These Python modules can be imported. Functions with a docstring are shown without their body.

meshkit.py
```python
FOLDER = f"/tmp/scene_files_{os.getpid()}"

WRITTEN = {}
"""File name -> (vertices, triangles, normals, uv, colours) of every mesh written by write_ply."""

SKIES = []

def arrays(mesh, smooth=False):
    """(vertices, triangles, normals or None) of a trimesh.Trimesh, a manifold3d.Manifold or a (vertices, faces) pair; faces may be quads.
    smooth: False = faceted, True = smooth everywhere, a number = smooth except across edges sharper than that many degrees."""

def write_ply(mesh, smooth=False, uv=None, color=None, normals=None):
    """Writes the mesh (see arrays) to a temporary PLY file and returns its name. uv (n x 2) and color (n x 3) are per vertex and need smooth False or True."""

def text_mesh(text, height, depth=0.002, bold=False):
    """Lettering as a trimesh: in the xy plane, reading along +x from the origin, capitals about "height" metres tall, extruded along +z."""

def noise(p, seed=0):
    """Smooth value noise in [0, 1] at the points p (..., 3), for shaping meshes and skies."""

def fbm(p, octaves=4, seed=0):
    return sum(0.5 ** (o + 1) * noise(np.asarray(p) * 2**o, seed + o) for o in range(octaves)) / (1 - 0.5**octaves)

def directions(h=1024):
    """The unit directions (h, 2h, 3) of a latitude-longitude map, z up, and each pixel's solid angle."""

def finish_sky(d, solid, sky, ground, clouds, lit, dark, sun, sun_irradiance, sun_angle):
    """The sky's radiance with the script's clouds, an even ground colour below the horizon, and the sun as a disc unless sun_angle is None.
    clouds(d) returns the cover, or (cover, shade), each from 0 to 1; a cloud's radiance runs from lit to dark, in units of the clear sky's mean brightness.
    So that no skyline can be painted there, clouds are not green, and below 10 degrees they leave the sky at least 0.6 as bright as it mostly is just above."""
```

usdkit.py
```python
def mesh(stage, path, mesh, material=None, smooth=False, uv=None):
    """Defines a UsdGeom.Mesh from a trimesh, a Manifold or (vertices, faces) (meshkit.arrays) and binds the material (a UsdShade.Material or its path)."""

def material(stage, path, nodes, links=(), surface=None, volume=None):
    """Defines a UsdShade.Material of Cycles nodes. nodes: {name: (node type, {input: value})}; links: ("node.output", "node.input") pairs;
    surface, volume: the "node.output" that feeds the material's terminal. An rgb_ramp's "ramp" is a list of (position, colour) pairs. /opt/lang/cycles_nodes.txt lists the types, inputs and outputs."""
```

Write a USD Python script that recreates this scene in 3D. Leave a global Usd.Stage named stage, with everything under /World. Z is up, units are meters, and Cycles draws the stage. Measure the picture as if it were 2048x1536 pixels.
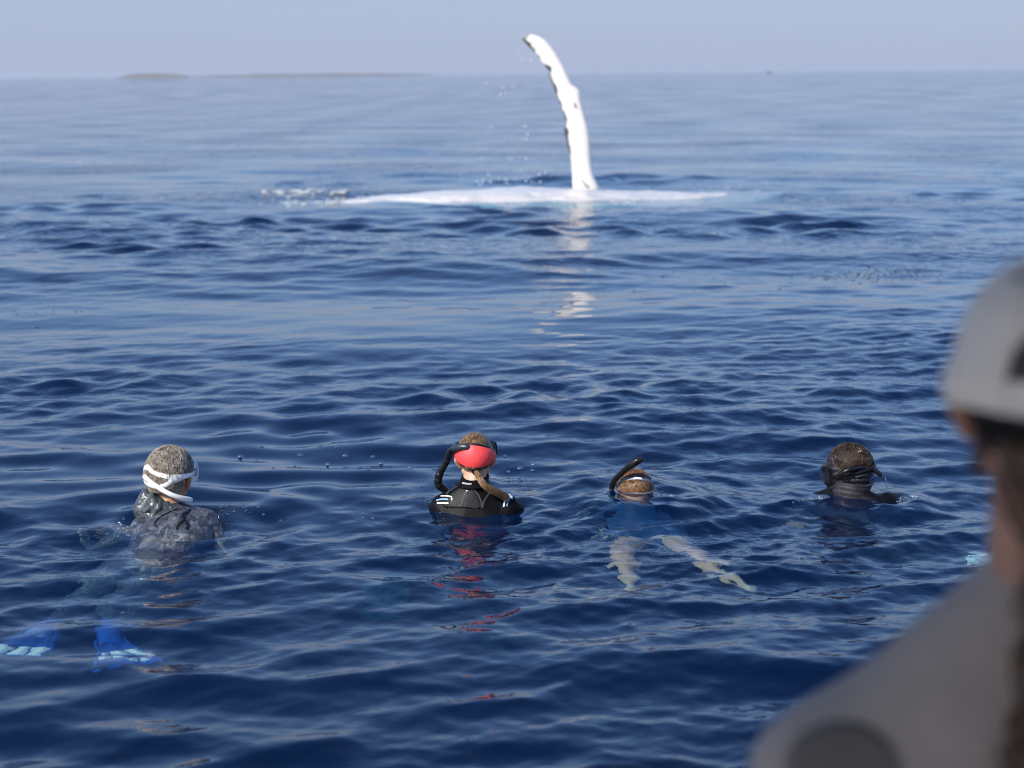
import math
import numpy as np
import trimesh
import manifold3d as m3
import usdkit
import meshkit
from pxr import Usd, UsdGeom, UsdLux, UsdShade, Gf, Sdf, Vt

stage = Usd.Stage.CreateInMemory()
UsdGeom.SetStageUpAxis(stage, 'Z')
UsdGeom.SetStageMetersPerUnit(stage, 1.0)
WORLD = UsdGeom.Xform.Define(stage, '/World').GetPrim()
stage.SetDefaultPrim(WORLD)
UsdGeom.Scope.Define(stage, '/World/Looks')
PI = math.pi
RNG = np.random.default_rng(11)

# ---------------------------------------------------------------- camera
CAM_H = 1.90
PITCH = math.radians(10.30)
ROLL = math.radians(0.50)
FPX = 3413.0                       # focal length in pixels of a 2048 px wide frame (about a 60 mm lens)
EYE = np.array([0.0, 0.0, CAM_H])
_f = np.array([0, math.cos(PITCH), -math.sin(PITCH)])
_r0, _u0 = np.array([1.0, 0, 0]), np.array([0, math.sin(PITCH), math.cos(PITCH)])
_r = _r0 * math.cos(ROLL) - _u0 * math.sin(ROLL)
_u = _u0 * math.cos(ROLL) + _r0 * math.sin(ROLL)
cam = UsdGeom.Camera.Define(stage, '/World/camera')
cam.CreateHorizontalApertureAttr(36.0)
cam.CreateVerticalApertureAttr(27.0)
cam.CreateFocalLengthAttr(36.0 * FPX / 2048)
cam.CreateFStopAttr(2.7)
cam.CreateFocusDistanceAttr(7.4)
cam.CreateClippingRangeAttr(Gf.Vec2f(0.05, 60000))
cam.CreateExposureAttr(0.55)
M = np.eye(4); M[0, :3], M[1, :3], M[2, :3], M[3, :3] = _r, _u, -_f, EYE
cam.AddTransformOp().Set(Gf.Matrix4d(*M.ravel().tolist()))


def ray(px, py):
    d = _f + _r * (px - 1024) / FPX - _u * (py - 768) / FPX
    return d / np.linalg.norm(d)


def at_z(px, py, z=0.0):
    """the point of the horizontal plane z that the photograph shows at this pixel"""
    d = ray(px, py)
    return EYE + d * (z - CAM_H) / d[2]


def at_y(px, py, y):
    d = ray(px, py)
    return EYE + d * y / d[1]


# ---------------------------------------------------------------- sky and sun
SUN = np.array([-0.52, -0.60, 0.62]); SUN /= np.linalg.norm(SUN)
SUN_EL, SUN_ROT = math.asin(SUN[2]), math.atan2(SUN[0], SUN[1])
usdkit.material(stage, '/World/Looks/sky', {
    's': ('sky_texture', {'sky_type': 'single_scattering', 'sun_disc': False, 'sun_elevation': SUN_EL, 'sun_rotation': SUN_ROT,
                          'altitude': 0.0, 'air_density': 1.0, 'aerosol_density': 0.35, 'ozone_density': 1.6}),
    'd': ('texture_coordinate', {}),
    'z': ('separate_xyz', {}),
    'e': ('rgb_ramp', {'ramp': [(0.0, (0.95,) * 3), (0.04, (0.90,) * 3), (0.10, (0.55,) * 3), (0.22, (0.20,) * 3), (0.5, (0.06,) * 3), (1.0, (0.04,) * 3)]}),   # sea haze, thick low down
    't': ('mix_color', {'blend_type': 'multiply', 'fac': 1.0, 'b': (0.66, 0.93, 1.28)}),
    'h': ('mix_color', {'blend_type': 'mix', 'b': (2.98, 3.36, 4.62)}),
    'b': ('background_shader', {'strength': 0.095}),
}, [('d.generated', 'z.vector'), ('z.z', 'e.fac'), ('e.color', 'h.fac'), ('s.color', 't.a'), ('t.result', 'h.a'), ('h.result', 'b.color')], surface='b.background')
dome = UsdLux.DomeLight.Define(stage, '/World/sky')
dome.CreateIntensityAttr(1.0)
UsdShade.MaterialBindingAPI.Apply(dome.GetPrim()).Bind(UsdShade.Material.Get(stage, '/World/Looks/sky'))
sun = UsdLux.DistantLight.Define(stage, '/World/sun')
sun.CreateIntensityAttr(1.1)
sun.CreateAngleAttr(0.5)
sun.CreateNormalizeAttr(True)
sun.CreateColorAttr(Gf.Vec3f(1.0, 0.93, 0.83))
z = SUN
x = np.cross([0, 0, 1.0], z); x /= np.linalg.norm(x)
y = np.cross(z, x)
M = np.eye(4); M[0, :3], M[1, :3], M[2, :3] = x, y, z
sun.AddTransformOp().Set(Gf.Matrix4d(*M.ravel().tolist()))

# ---------------------------------------------------------------- naming helpers
_taken = {}


def numbered(parent, name):
    k = (parent, name)
    n = _taken.get(k, 0)
    _taken[k] = n + 1
    return f'{parent}/{name}' if n == 0 else f'{parent}/{name}_{n:03d}'


def tag(p, label=None, cat=None, group=None, kind=None):
    p = p.GetPrim() if hasattr(p, 'GetPrim') else p
    for k, v in (('label', label), ('category', cat), ('group', group), ('kind', kind)):
        if v:
            p.SetCustomDataByKey(k, v)
    return p


def thing(name, label, cat, loc=(0, 0, 0), group=None, kind=None):
    x = UsdGeom.Xform.Define(stage, numbered('/World', name))
    x.AddTranslateOp().Set(Gf.Vec3d(*map(float, loc)))
    x.GetPrim().SetCustomDataByKey('base', Gf.Vec3d(*map(float, loc)))
    return tag(x, label, cat, group, kind)


def base_of(parent):
    p, o = parent, np.zeros(3)
    while p and str(p.GetPath()) not in ('/', '/World'):
        b = p.GetCustomDataByKey('base')
        if b is not None:
            o = o + np.array(b)
        p = p.GetParent()
    return o


def part(name, mesh, mat, parent=None, smooth=35, label=None):
    """a mesh given in world coordinates, stored relative to its thing's base"""
    path = numbered(str(parent.GetPath()) if parent else '/World', name)
    v, f, n = meshkit.arrays(mesh, smooth)
    if parent:
        v = v - base_of(parent)
    m = UsdGeom.Mesh.Define(stage, path)
    m.CreatePointsAttr(Vt.Vec3fArray.FromNumpy(np.ascontiguousarray(v, np.float32)))
    m.CreateFaceVertexCountsAttr(Vt.IntArray.FromNumpy(np.full(len(f), 3, np.int32)))
    m.CreateFaceVertexIndicesAttr(Vt.IntArray.FromNumpy(np.ascontiguousarray(f, np.int32).ravel()))
    m.CreateSubdivisionSchemeAttr('none')
    if n is not None:
        m.CreateNormalsAttr(Vt.Vec3fArray.FromNumpy(n.astype(np.float32)))
        m.SetNormalsInterpolation('vertex')
    UsdShade.MaterialBindingAPI.Apply(m.GetPrim()).Bind(mat)
    if label:
        tag(m, label)
    return m.GetPrim()


def strands(name, pts, widths, mat, parent):
    """hair: pts (n, k, 3) in world coordinates"""
    n, k, _ = pts.shape
    c = UsdGeom.BasisCurves.Define(stage, numbered(str(parent.GetPath()), name))
    c.CreateTypeAttr('linear')
    c.CreatePointsAttr(Vt.Vec3fArray.FromNumpy(np.ascontiguousarray((pts - base_of(parent)).reshape(-1, 3), np.float32)))
    c.CreateCurveVertexCountsAttr(Vt.IntArray.FromNumpy(np.full(n, k, np.int32)))
    w = np.broadcast_to(widths, (n, k)).astype(np.float32).ravel()
    c.CreateWidthsAttr(Vt.FloatArray.FromNumpy(np.ascontiguousarray(w)))
    c.SetWidthsInterpolation('vertex')
    UsdShade.MaterialBindingAPI.Apply(c.GetPrim()).Bind(mat)
    return c.GetPrim()


# ---------------------------------------------------------------- the sea
def _smooth(a, b, x):
    t = np.clip((x - a) / (b - a), 0, 1)
    return t * t * (3 - 2 * t)


def _waves(seed, n, lo, hi, slope, spread, mean=math.radians(-82)):
    r = np.random.default_rng(seed)
    lam = np.exp(np.linspace(math.log(lo), math.log(hi), n)) * r.uniform(0.9, 1.1, n)
    th = mean + r.normal(0, spread, n)
    k = 2 * PI / lam
    amp = slope * math.sqrt(2.0 / n) / k * r.uniform(0.6, 1.4, n)
    return np.stack([k * np.cos(th), k * np.sin(th), amp, r.uniform(0, 2 * PI, n), lam], 1)


SMALL = _waves(3, 60, 0.075, 0.26, 0.068, 0.75)
MID = _waves(4, 54, 0.26, 0.80, 0.080, 0.50)
LONG = _waves(5, 26, 0.9, 8.0, 0.032, 0.5)

CHOPPY = _waves(9, 44, 0.42, 1.25, 0.120, 0.7)          # choppier patches round the whale


def lumps(x, y, seed, scale):
    """soft low-frequency field, about -1 to 1"""
    r = np.random.default_rng(seed)
    s = 0
    for i in range(14):
        a, k = r.uniform(0, 2 * PI), r.uniform(0.6, 1.7) * 2 * PI / scale
        s = s + np.sin(k * (np.cos(a) * x + np.sin(a) * y) + r.uniform(0, 2 * PI))
    return s / math.sqrt(7)


CHOP = [(-1.45, 6.6, 0.8, 0.75, 0.75), (-0.15, 7.1, 0.6, 0.6, 0.5), (0.68, 6.8, 0.75, 0.8, 1.25), (1.6, 7.3, 0.6, 0.6, 0.5)]     # (x, y, reach x, reach y, extra ripple)
RINGS = []          # (x, y, amplitude, wavelength, reach)
BUMPS = []          # (x, y, sx, sy, height)


def roughness_field(x, y):
    """how rippled the water is: glassy slicks and cat's-paws"""
    g = 0.80 + 0.42 * lumps(x, y, 21, 5.5)
    g = g + 0.75 * np.exp(-((y - 10.2 - 0.10 * x) / 1.3) ** 2)
    slick = np.exp(-((y - 13.6) / 2.3) ** 2) * _smooth(2.2, -1.2, x)
    g = g * (1 - 0.85 * slick)
    g = g + 0.55 * np.exp(-((y - 20.0) / 3.2) ** 2)
    g = g + 0.6 * np.exp(-((y - 10.6) / 0.7) ** 2 - ((x + 3.1) / 1.2) ** 2)
    g = g + 0.7 * np.exp(-((y - 27.2) / 1.6) ** 2 - ((x - 0.2) / 5.5) ** 2)
    for cx, cy, sx, sy, a in CHOP:
        g = g + a * np.exp(-((x - cx) / sx) ** 2 - ((y - cy) / sy) ** 2)
    return np.clip(g, 0.08, 2.3)


def sea(x, y, spacing):
    """height and sideways shift of the water at (x, y); waves finer than the mesh are left to the material"""
    d = np.hypot(x, y)
    h, dx, dy = np.zeros_like(x), np.zeros_like(x), np.zeros_like(x)
    rough = roughness_field(x, y)
    mid = 0.44 + 0.14 * lumps(x, y, 33, 9.0) + 0.60 * _smooth(12.5, 9.5, y)
    mid = mid * (1 - 0.70 * np.exp(-((y - 13.6) / 2.3) ** 2) * _smooth(2.6, -0.8, x)) + 0.35 * np.exp(-((y - 21.0) / 2.6) ** 2) * _smooth(3.0, -1.0, x)
    chop = (1.25 * np.exp(-((y - 21.8) / 3.8) ** 2) * (0.50 + 0.50 * _smooth(5, -3, x)) + 1.0 * np.exp(-((y - 31.3) / 1.7) ** 2) * _smooth(-6.5, -3.5, x)
            + 0.55 * np.exp(-((y - 27.2) / 1.5) ** 2) + 0.5 * np.exp(-((y - 41.0) / 4.0) ** 2))
    chop = chop * np.clip(0.75 + 0.6 * lumps(x, y * 1.6, 51, 7.0), 0.05, 1.6) + 0.10
    chop = np.where(d > 150, 0.1, chop)
    for bank, gain, q in ((CHOPPY, chop, 1.0), (SMALL, rough, 0.9), (MID, mid, 0.9), (LONG, 1.0, 0.6)):
        for kx, ky, a, ph, lam in bank:
            keep = _smooth(2.2, 4.5, lam / spacing)
            on = keep > 0
            if not on.any():
                continue
            p = kx * x + ky * y + ph
            g = a * keep * gain
            k = math.hypot(kx, ky)
            h += g * np.cos(p)
            s = q * g * np.sin(p)
            dx -= s * kx / k
            dy -= s * ky / k
    for rx, ry, a, lam, reach in RINGS:
        r = np.hypot(x - rx, y - ry)
        h += a * np.cos(2 * PI * r / lam) * np.exp(-r / reach) * _smooth(2.0, 4.0, lam / spacing)
    for bx, by, sx, sy, a in BUMPS:
        h += a * np.exp(-((x - bx) / sx) ** 2 - ((y - by) / sy) ** 2)
    return h, dx, dy


def water_height(x, y):
    x, y = np.atleast_1d(np.asarray(x, float)), np.atleast_1d(np.asarray(y, float))
    px, py = x.copy(), y.copy()
    for _ in range(4):
        h, dx, dy = sea(px, py, np.full_like(px, 0.02))
        px, py = x - dx, y - dy
    return h


def build_sea():
    fine = np.radians(np.arange(-23, 23.001, 0.05))
    side = np.radians(np.linspace(23, 337, 110)[1:-1])
    az = np.concatenate([fine, side])
    dep = np.radians(np.concatenate([np.arange(31.0, 9.0, -0.036), np.arange(9.0, 2.4, -0.024), np.arange(2.4, 0.42, -0.034)]))
    near = np.array([0.02, 0.5, 1.0, 1.6, 2.2, 2.7])
    mid = CAM_H / np.tan(dep)
    far = np.exp(np.linspace(math.log(mid[-1]), math.log(14000), 70))[1:]
    D = np.concatenate([near, mid, far])
    dD = np.gradient(D)
    A, R = np.meshgrid(az, D, indexing='ij')
    spacing = np.maximum(np.broadcast_to(dD, A.shape) * 1.0, 0.01)
    daz = np.gradient(az); daz[0] = daz[-1] = daz[1]
    spacing = np.maximum(spacing, R * np.minimum(daz, 1.0)[:, None])
    X, Y = R * np.sin(A), R * np.cos(A)
    h, dx, dy = sea(X.ravel(), Y.ravel(), spacing.ravel())
    V = np.stack([X.ravel() + dx, Y.ravel() + dy, h], 1)
    na, nd = A.shape
    i, j = np.meshgrid(np.arange(na), np.arange(nd - 1), indexing='ij')
    i2 = (i + 1) % na
    q = np.stack([i * nd + j, i * nd + j + 1, i2 * nd + j + 1, i2 * nd + j], -1).reshape(-1, 4)
    q = q[:, ::-1]
    F = np.vstack([q[:, [0, 1, 2]], q[:, [0, 2, 3]]])
    # closing: centre, side wall and bottom
    c, bot = len(V), len(V) + 1
    rim = np.arange(na) * nd + nd - 1
    low = V[rim].copy(); low[:, 2] = -60
    V = np.vstack([V, [[0, 0, float(h.reshape(na, nd)[:, 0].mean())]], [[0, 0, -60]], low])
    lo = bot + 1 + np.arange(na)
    n1 = np.roll(np.arange(na), -1)
    inner = np.arange(na) * nd
    F = np.vstack([F, np.stack([np.full(na, c), inner[n1], inner], 1),
                   np.stack([rim, lo, rim[n1]], 1)[:, ::-1], np.stack([rim[n1], lo, lo[n1]], 1)[:, ::-1],
                   np.stack([np.full(na, bot), lo, lo[n1]], 1)[:, ::-1]])
    return V, F, spacing.ravel()


def look_water():
    nodes = {
        'pos': ('geometry', {}),
        'lod': ('attribute', {'attribute': 'ripple'}),
        'n1': ('noise_texture', {'scale': 1.7, 'detail': 3.0, 'roughness': 0.50}),
        'n2': ('noise_texture', {'scale': 7.0, 'detail': 2.5, 'roughness': 0.5}),
        'n3': ('noise_texture', {'scale': 26.0, 'detail': 2.0, 'roughness': 0.5}),
        'sep': ('separate_color', {}),
        'a1': ('math', {'math_type': 'multiply'}),
        'a2': ('math', {'math_type': 'multiply'}),
        'a3': ('math', {'math_type': 'multiply'}),
        's1': ('math', {'math_type': 'multiply', 'value2': 0.066}),
        's2': ('math', {'math_type': 'multiply', 'value2': 0.022}),
        's3': ('math', {'math_type': 'multiply', 'value2': 0.0016}),
        'sum': ('math', {'math_type': 'add'}),
        'sum2': ('math', {'math_type': 'add'}),
        'bump': ('bump', {'strength': 1.0, 'distance': 1.0, 'use_object_space': False}),
        'ior': ('map_range', {'from_min': 0.0, 'from_max': 1.0, 'to_min': 1.333, 'to_max': 0.75}),     # equal Fresnel share both ways; from below, light passes unbent so sun gets in
        'fr': ('fresnel', {}),
        'gl': ('glossy_bsdf', {'color': (1, 1, 1), 'roughness': 0.015, 'distribution': 'ggx'}),
        'rf': ('refraction_bsdf', {'color': (0.96, 0.99, 1.0), 'IOR': 1.333, 'roughness': 0.0}),
        'tr': ('transparent_bsdf', {'color': (0.96, 0.99, 1.0)}),
        'df': ('diffuse_bsdf', {'color': (0.0006, 0.0128, 0.050)}),
        'thru': ('mix_closure', {}),
        'body': ('mix_closure', {'fac': 0.36}),
        'out': ('mix_closure', {}),
        'vol': ('absorption_volume', {'color': (0.10, 0.83, 0.87), 'density': 0.78}),
    }
    links = [('pos.position', 'n1.vector'), ('pos.position', 'n2.vector'), ('pos.position', 'n3.vector'),
             ('lod.color', 'sep.color'),
             ('n1.fac', 's1.value1'), ('s1.value', 'a1.value1'), ('sep.r', 'a1.value2'),
             ('n2.fac', 's2.value1'), ('s2.value', 'a2.value1'), ('sep.g', 'a2.value2'),
             ('n3.fac', 's3.value1'), ('s3.value', 'a3.value1'), ('sep.b', 'a3.value2'),
             ('a1.value', 'sum.value1'), ('a2.value', 'sum.value2'), ('sum.value', 'sum2.value1'), ('a3.value', 'sum2.value2'),
             ('sum2.value', 'bump.height'),
             ('bump.normal', 'fr.normal'), ('bump.normal', 'gl.normal'), ('bump.normal', 'rf.normal'),
             ('pos.backfacing', 'thru.fac'), ('pos.backfacing', 'ior.value'), ('ior.result', 'fr.IOR'), ('rf.BSDF', 'thru.closure1'), ('tr.BSDF', 'thru.closure2'),
             ('thru.closure', 'body.closure1'), ('df.BSDF', 'body.closure2'),
             ('fr.fac', 'out.fac'), ('body.closure', 'out.closure1'), ('gl.BSDF', 'out.closure2')]
    return usdkit.material(stage, '/World/Looks/sea_water', nodes, links, surface='out.closure', volume='vol.volume')


def place_sea():
    V, F, spacing = build_sea()
    p = part('sea', (V, F), look_water(), smooth=True)
    n = len(V)
    r = np.zeros((n, 3), np.float32)
    x, y = V[:len(spacing), 0], V[:len(spacing), 1]
    rough = roughness_field(x, y)
    far = _smooth(60, 500, np.hypot(x, y))
    r[:len(spacing), 0] = _smooth(0.12, 0.5, spacing) * (0.75 + 0.25 * rough) * (1 + 0.25 * far)
    r[:len(spacing), 1] = (0.22 * rough + 0.78 * _smooth(0.03, 0.14, spacing) * rough) * (1 - 0.5 * far)
    r[:len(spacing), 2] = rough
    pv = UsdGeom.PrimvarsAPI(p).CreatePrimvar('ripple', Sdf.ValueTypeNames.Color3fArray, 'vertex')
    pv.Set(Vt.Vec3fArray.FromNumpy(r))
    tag(p, 'calm dark blue open sea with glassy slicks and small ripples', 'sea', kind='structure')

# ---------------------------------------------------------------- materials
def paint(name, color, rough=0.5, vary=0.12, scale=30.0, bump=0.0, bscale=200.0, spec=0.5, coat=0.0, sss=0.0, metallic=0.0, color2=None):
    """a plain surface with a little mottling and grain"""
    c = np.array(color, float)
    c2 = np.array(color2, float) if color2 is not None else c * (1 - 2.2 * vary)
    nodes = {'tc': ('texture_coordinate', {}), 'n': ('noise_texture', {'scale': scale, 'detail': 4.0, 'roughness': 0.6}),
             'r': ('rgb_ramp', {'ramp': [(0.30, tuple(np.clip(c2, 0, 1))), (0.70, tuple(np.clip(c * (1 + vary), 0, 1)))]}),
             'p': ('principled_bsdf', {'roughness': rough, 'specular_ior_level': spec, 'coat_weight': coat, 'coat_roughness': 0.12,
                                       'subsurface_weight': sss, 'subsurface_scale': 0.01, 'metallic': metallic})}
    links = [('tc.object', 'n.vector'), ('n.fac', 'r.fac'), ('r.color', 'p.base_color')]
    if bump:
        nodes['bn'] = ('noise_texture', {'scale': bscale, 'detail': 3.0})
        nodes['bp'] = ('bump', {'strength': 1.0, 'distance': bump})
        links += [('tc.object', 'bn.vector'), ('bn.fac', 'bp.height'), ('bp.normal', 'p.normal')]
    return usdkit.material(stage, f'/World/Looks/{name}', nodes, links, surface='p.BSDF')


def hair_look(name, c1, c2, rough=0.35):
    return usdkit.material(stage, f'/World/Looks/{name}', {
        'tc': ('texture_coordinate', {}), 'n': ('noise_texture', {'scale': 150.0, 'detail': 3.0, 'roughness': 0.7}),
        'n2': ('noise_texture', {'scale': 42.0, 'detail': 4.0, 'roughness': 0.7}), 'm': ('math', {'math_type': 'multiply_add', 'value2': 0.5}), 'hf': ('math', {'math_type': 'multiply', 'value2': 0.5}),
        'r': ('rgb_ramp', {'ramp': [(0.38, c1), (0.62, c2)]}),
        'p': ('principled_bsdf', {'roughness': rough, 'specular_ior_level': 0.5})},
        [('tc.object', 'n.vector'), ('tc.object', 'n2.vector'), ('n.fac', 'm.value1'), ('n2.fac', 'hf.value1'), ('hf.value', 'm.value3'), ('m.value', 'r.fac'), ('r.color', 'p.base_color')], surface='p.BSDF')


def camo_look():
    """wetsuit print of overlapping grey and blue scales"""
    return usdkit.material(stage, '/World/Looks/camouflage_neoprene', {
        'tc': ('texture_coordinate', {}), 'w': ('noise_texture', {'scale': 9.0, 'detail': 2.0}),
        'mx': ('mix_vector', {'fac': 0.12}),
        'v': ('voronoi_texture', {'scale': 44.0, 'feature': 'f1', 'randomness': 0.9}),
        'hs': ('separate_color', {}),
        'r': ('rgb_ramp', {'ramp': [(0.0, (0.030, 0.035, 0.048)), (0.35, (0.052, 0.058, 0.074)), (0.6, (0.070, 0.084, 0.118)), (0.82, (0.092, 0.102, 0.118)), (1.0, (0.115, 0.140, 0.185))]}),
        'e': ('voronoi_texture', {'scale': 44.0, 'feature': 'distance_to_edge', 'randomness': 0.9}),
        'er': ('rgb_ramp', {'ramp': [(0.0, (0.35, 0.35, 0.4)), (0.10, (1, 1, 1))]}),
        'n': ('noise_texture', {'scale': 55.0, 'detail': 4.0}),
        'nr': ('rgb_ramp', {'ramp': [(0.3, (0.55, 0.55, 0.6)), (0.7, (1.25, 1.25, 1.2))]}),
        'm1': ('mix_color', {'blend_type': 'multiply', 'fac': 1.0}), 'm2': ('mix_color', {'blend_type': 'multiply', 'fac': 1.0}),
        'b': ('bump', {'strength': 0.6, 'distance': 0.003}),
        'p': ('principled_bsdf', {'roughness': 0.42, 'specular_ior_level': 0.5})},
        [('tc.object', 'w.vector'), ('tc.object', 'mx.a'), ('w.color', 'mx.b'), ('mx.result', 'v.vector'), ('mx.result', 'e.vector'), ('v.color', 'hs.color'), ('hs.r', 'r.fac'),
         ('e.distance', 'er.fac'), ('tc.object', 'n.vector'), ('n.fac', 'nr.fac'), ('r.color', 'm1.a'), ('er.color', 'm1.b'), ('m1.result', 'm2.a'), ('nr.color', 'm2.b'),
         ('m2.result', 'p.base_color'), ('e.distance', 'b.height'), ('b.normal', 'p.normal')], surface='p.BSDF')


def attr_look(name, dark, pale, rough=0.35, bump=0.004, scale=14.0, coat=0.4):
    """two colours blended by the mesh's own 'pale' marking, with blotches"""
    return usdkit.material(stage, f'/World/Looks/{name}', {
        'a': ('attribute', {'attribute': 'pale'}), 'tc': ('texture_coordinate', {}),
        'n': ('noise_texture', {'scale': scale, 'detail': 5.0, 'roughness': 0.6}),
        'nr': ('rgb_ramp', {'ramp': [(0.25, (0.76, 0.76, 0.77)), (0.42, (0.93, 0.92, 0.91)), (0.6, (1, 1, 1))]}),
        'm': ('mix_color', {'blend_type': 'mix', 'a': dark, 'b': pale}),
        'mm': ('mix_color', {'blend_type': 'multiply', 'fac': 1.0}),
        'bn': ('noise_texture', {'scale': 9.0, 'detail': 4.0}), 'bp': ('bump', {'strength': 0.7, 'distance': bump}),
        'p': ('principled_bsdf', {'roughness': rough, 'coat_weight': coat, 'coat_roughness': 0.1})},
        [('a.fac', 'm.fac'), ('tc.object', 'n.vector'), ('n.fac', 'nr.fac'), ('m.result', 'mm.a'), ('nr.color', 'mm.b'), ('mm.result', 'p.base_color'),
         ('tc.object', 'bn.vector'), ('bn.fac', 'bp.height'), ('bp.normal', 'p.normal')], surface='p.BSDF')


SKIN = paint('skin_light', (0.52, 0.30, 0.21), 0.42, 0.10, 25, 0.0006, 300, sss=0.15)
SKIN_TAN = paint('skin_tan', (0.42, 0.21, 0.13), 0.42, 0.12, 25, 0.0006, 300, sss=0.15)
SKIN_PALE = paint('skin_pale', (0.62, 0.38, 0.255), 0.40, 0.08, 20, 0.0006, 300, sss=0.1)
BLACK_NEO = paint('black_neoprene', (0.0045, 0.0045, 0.0055), 0.45, 0.25, 60, 0.0014, 260, spec=0.12)
WET_PANEL = paint('smooth_black_panel', (0.006, 0.006, 0.007), 0.36, 0.2, 60, 0.0026, 260, spec=0.22, coat=0.08)
SEAM = paint('grey_seam', (0.030, 0.030, 0.034), 0.55, 0.15, 80)
CAMO = camo_look()
HOOD = paint('wet_camouflage_hood', (0.070, 0.085, 0.095), 0.32, 0.35, 55, 0.004, 70, spec=0.5, coat=0.18, color2=(0.004, 0.005, 0.008))
BLUE_SHIRT = paint('blue_swim_shirt', (0.0015, 0.035, 0.115), 0.6, 0.2, 20)
WHITE_RUBBER = paint('white_silicone', (0.80, 0.79, 0.76), 0.35, 0.05, 30, 0.0004, 200)
BLUE_TRIM = paint('blue_trim', (0.03, 0.07, 0.42), 0.35, 0.1)
BLACK_RUBBER = paint('black_rubber', (0.008, 0.008, 0.009), 0.30, 0.2, 50, 0.0005, 300, spec=0.40)
GREY_RUBBER = paint('grey_silicone', (0.15, 0.16, 0.17), 0.4, 0.08, 40)
GREYBLUE = paint('slate_snorkel_top', (0.022, 0.034, 0.046), 0.35, 0.12, 40)
CORAL = paint('coral_neoprene', (0.80, 0.060, 0.065), 0.55, 0.05, 40, 0.0006, 500)
CHARCOAL_KNIT = paint('charcoal_knit', (0.026, 0.024, 0.032), 0.55, 0.3, 30, 0.0015, 140, spec=0.35, coat=0.10)
WHITE_PRINT = paint('white_print', (0.80, 0.80, 0.79), 0.5, 0.03)
BLUE_PRINT = paint('pale_blue_print', (0.16, 0.34, 0.55), 0.5, 0.05)
FIN_BLUE = paint('blue_fin_blade', (0.008, 0.070, 0.36), 0.3, 0.25, 16, coat=0.3)
FIN_WHITE = paint('white_fin_panel', (0.82, 0.84, 0.82), 0.35, 0.04, 20)
FIN_TEAL = paint('dark_teal_fin', (0.012, 0.045, 0.055), 0.35, 0.3, 16)
GLASS_DARK = paint('dark_mask_lens', (0.01, 0.012, 0.015), 0.06, 0.05, 20, spec=0.8)
HAIR_GREY = hair_look('grey_hair', (0.055, 0.038, 0.027), (0.50, 0.44, 0.36), 0.5)
HAIR_FAIR = hair_look('ash_brown_hair', (0.026, 0.013, 0.006), (0.27, 0.165, 0.080), 0.36)
HAIR_BROWN = hair_look('wet_brown_hair', (0.030, 0.013, 0.005), (0.235, 0.110, 0.035), 0.28)
HAIR_DARK = hair_look('wet_dark_hair', (0.005, 0.003, 0.002), (0.055, 0.026, 0.012), 0.35)
HAIR_CURL = hair_look('dark_curly_hair', (0.010, 0.006, 0.004), (0.20, 0.085, 0.032), 0.4)
HAIR_UNDER = hair_look('dark_hair', (0.005, 0.004, 0.003), (0.020, 0.012, 0.008), 0.45)
CAP_CLOTH = paint('off_white_cap_cloth', (0.70, 0.60, 0.50), 0.8, 0.04, 30, 0.0006, 500)
SHIRT_CLOTH = paint('pale_grey_shirt_cloth', (0.37, 0.295, 0.245), 0.85, 0.05, 12, 0.002, 26)
SHIRT_DARK = paint('brown_grey_cloth', (0.15, 0.12, 0.10), 0.85, 0.06, 12)  # brown-grey cloth of the trousers and of the dark patch on the shirt
EYE = EYE


# ---------------------------------------------------------------- figures
def ball(p, r):
    return m3.Manifold.sphere(float(r), 20).translate([float(v) for v in p])


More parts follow.
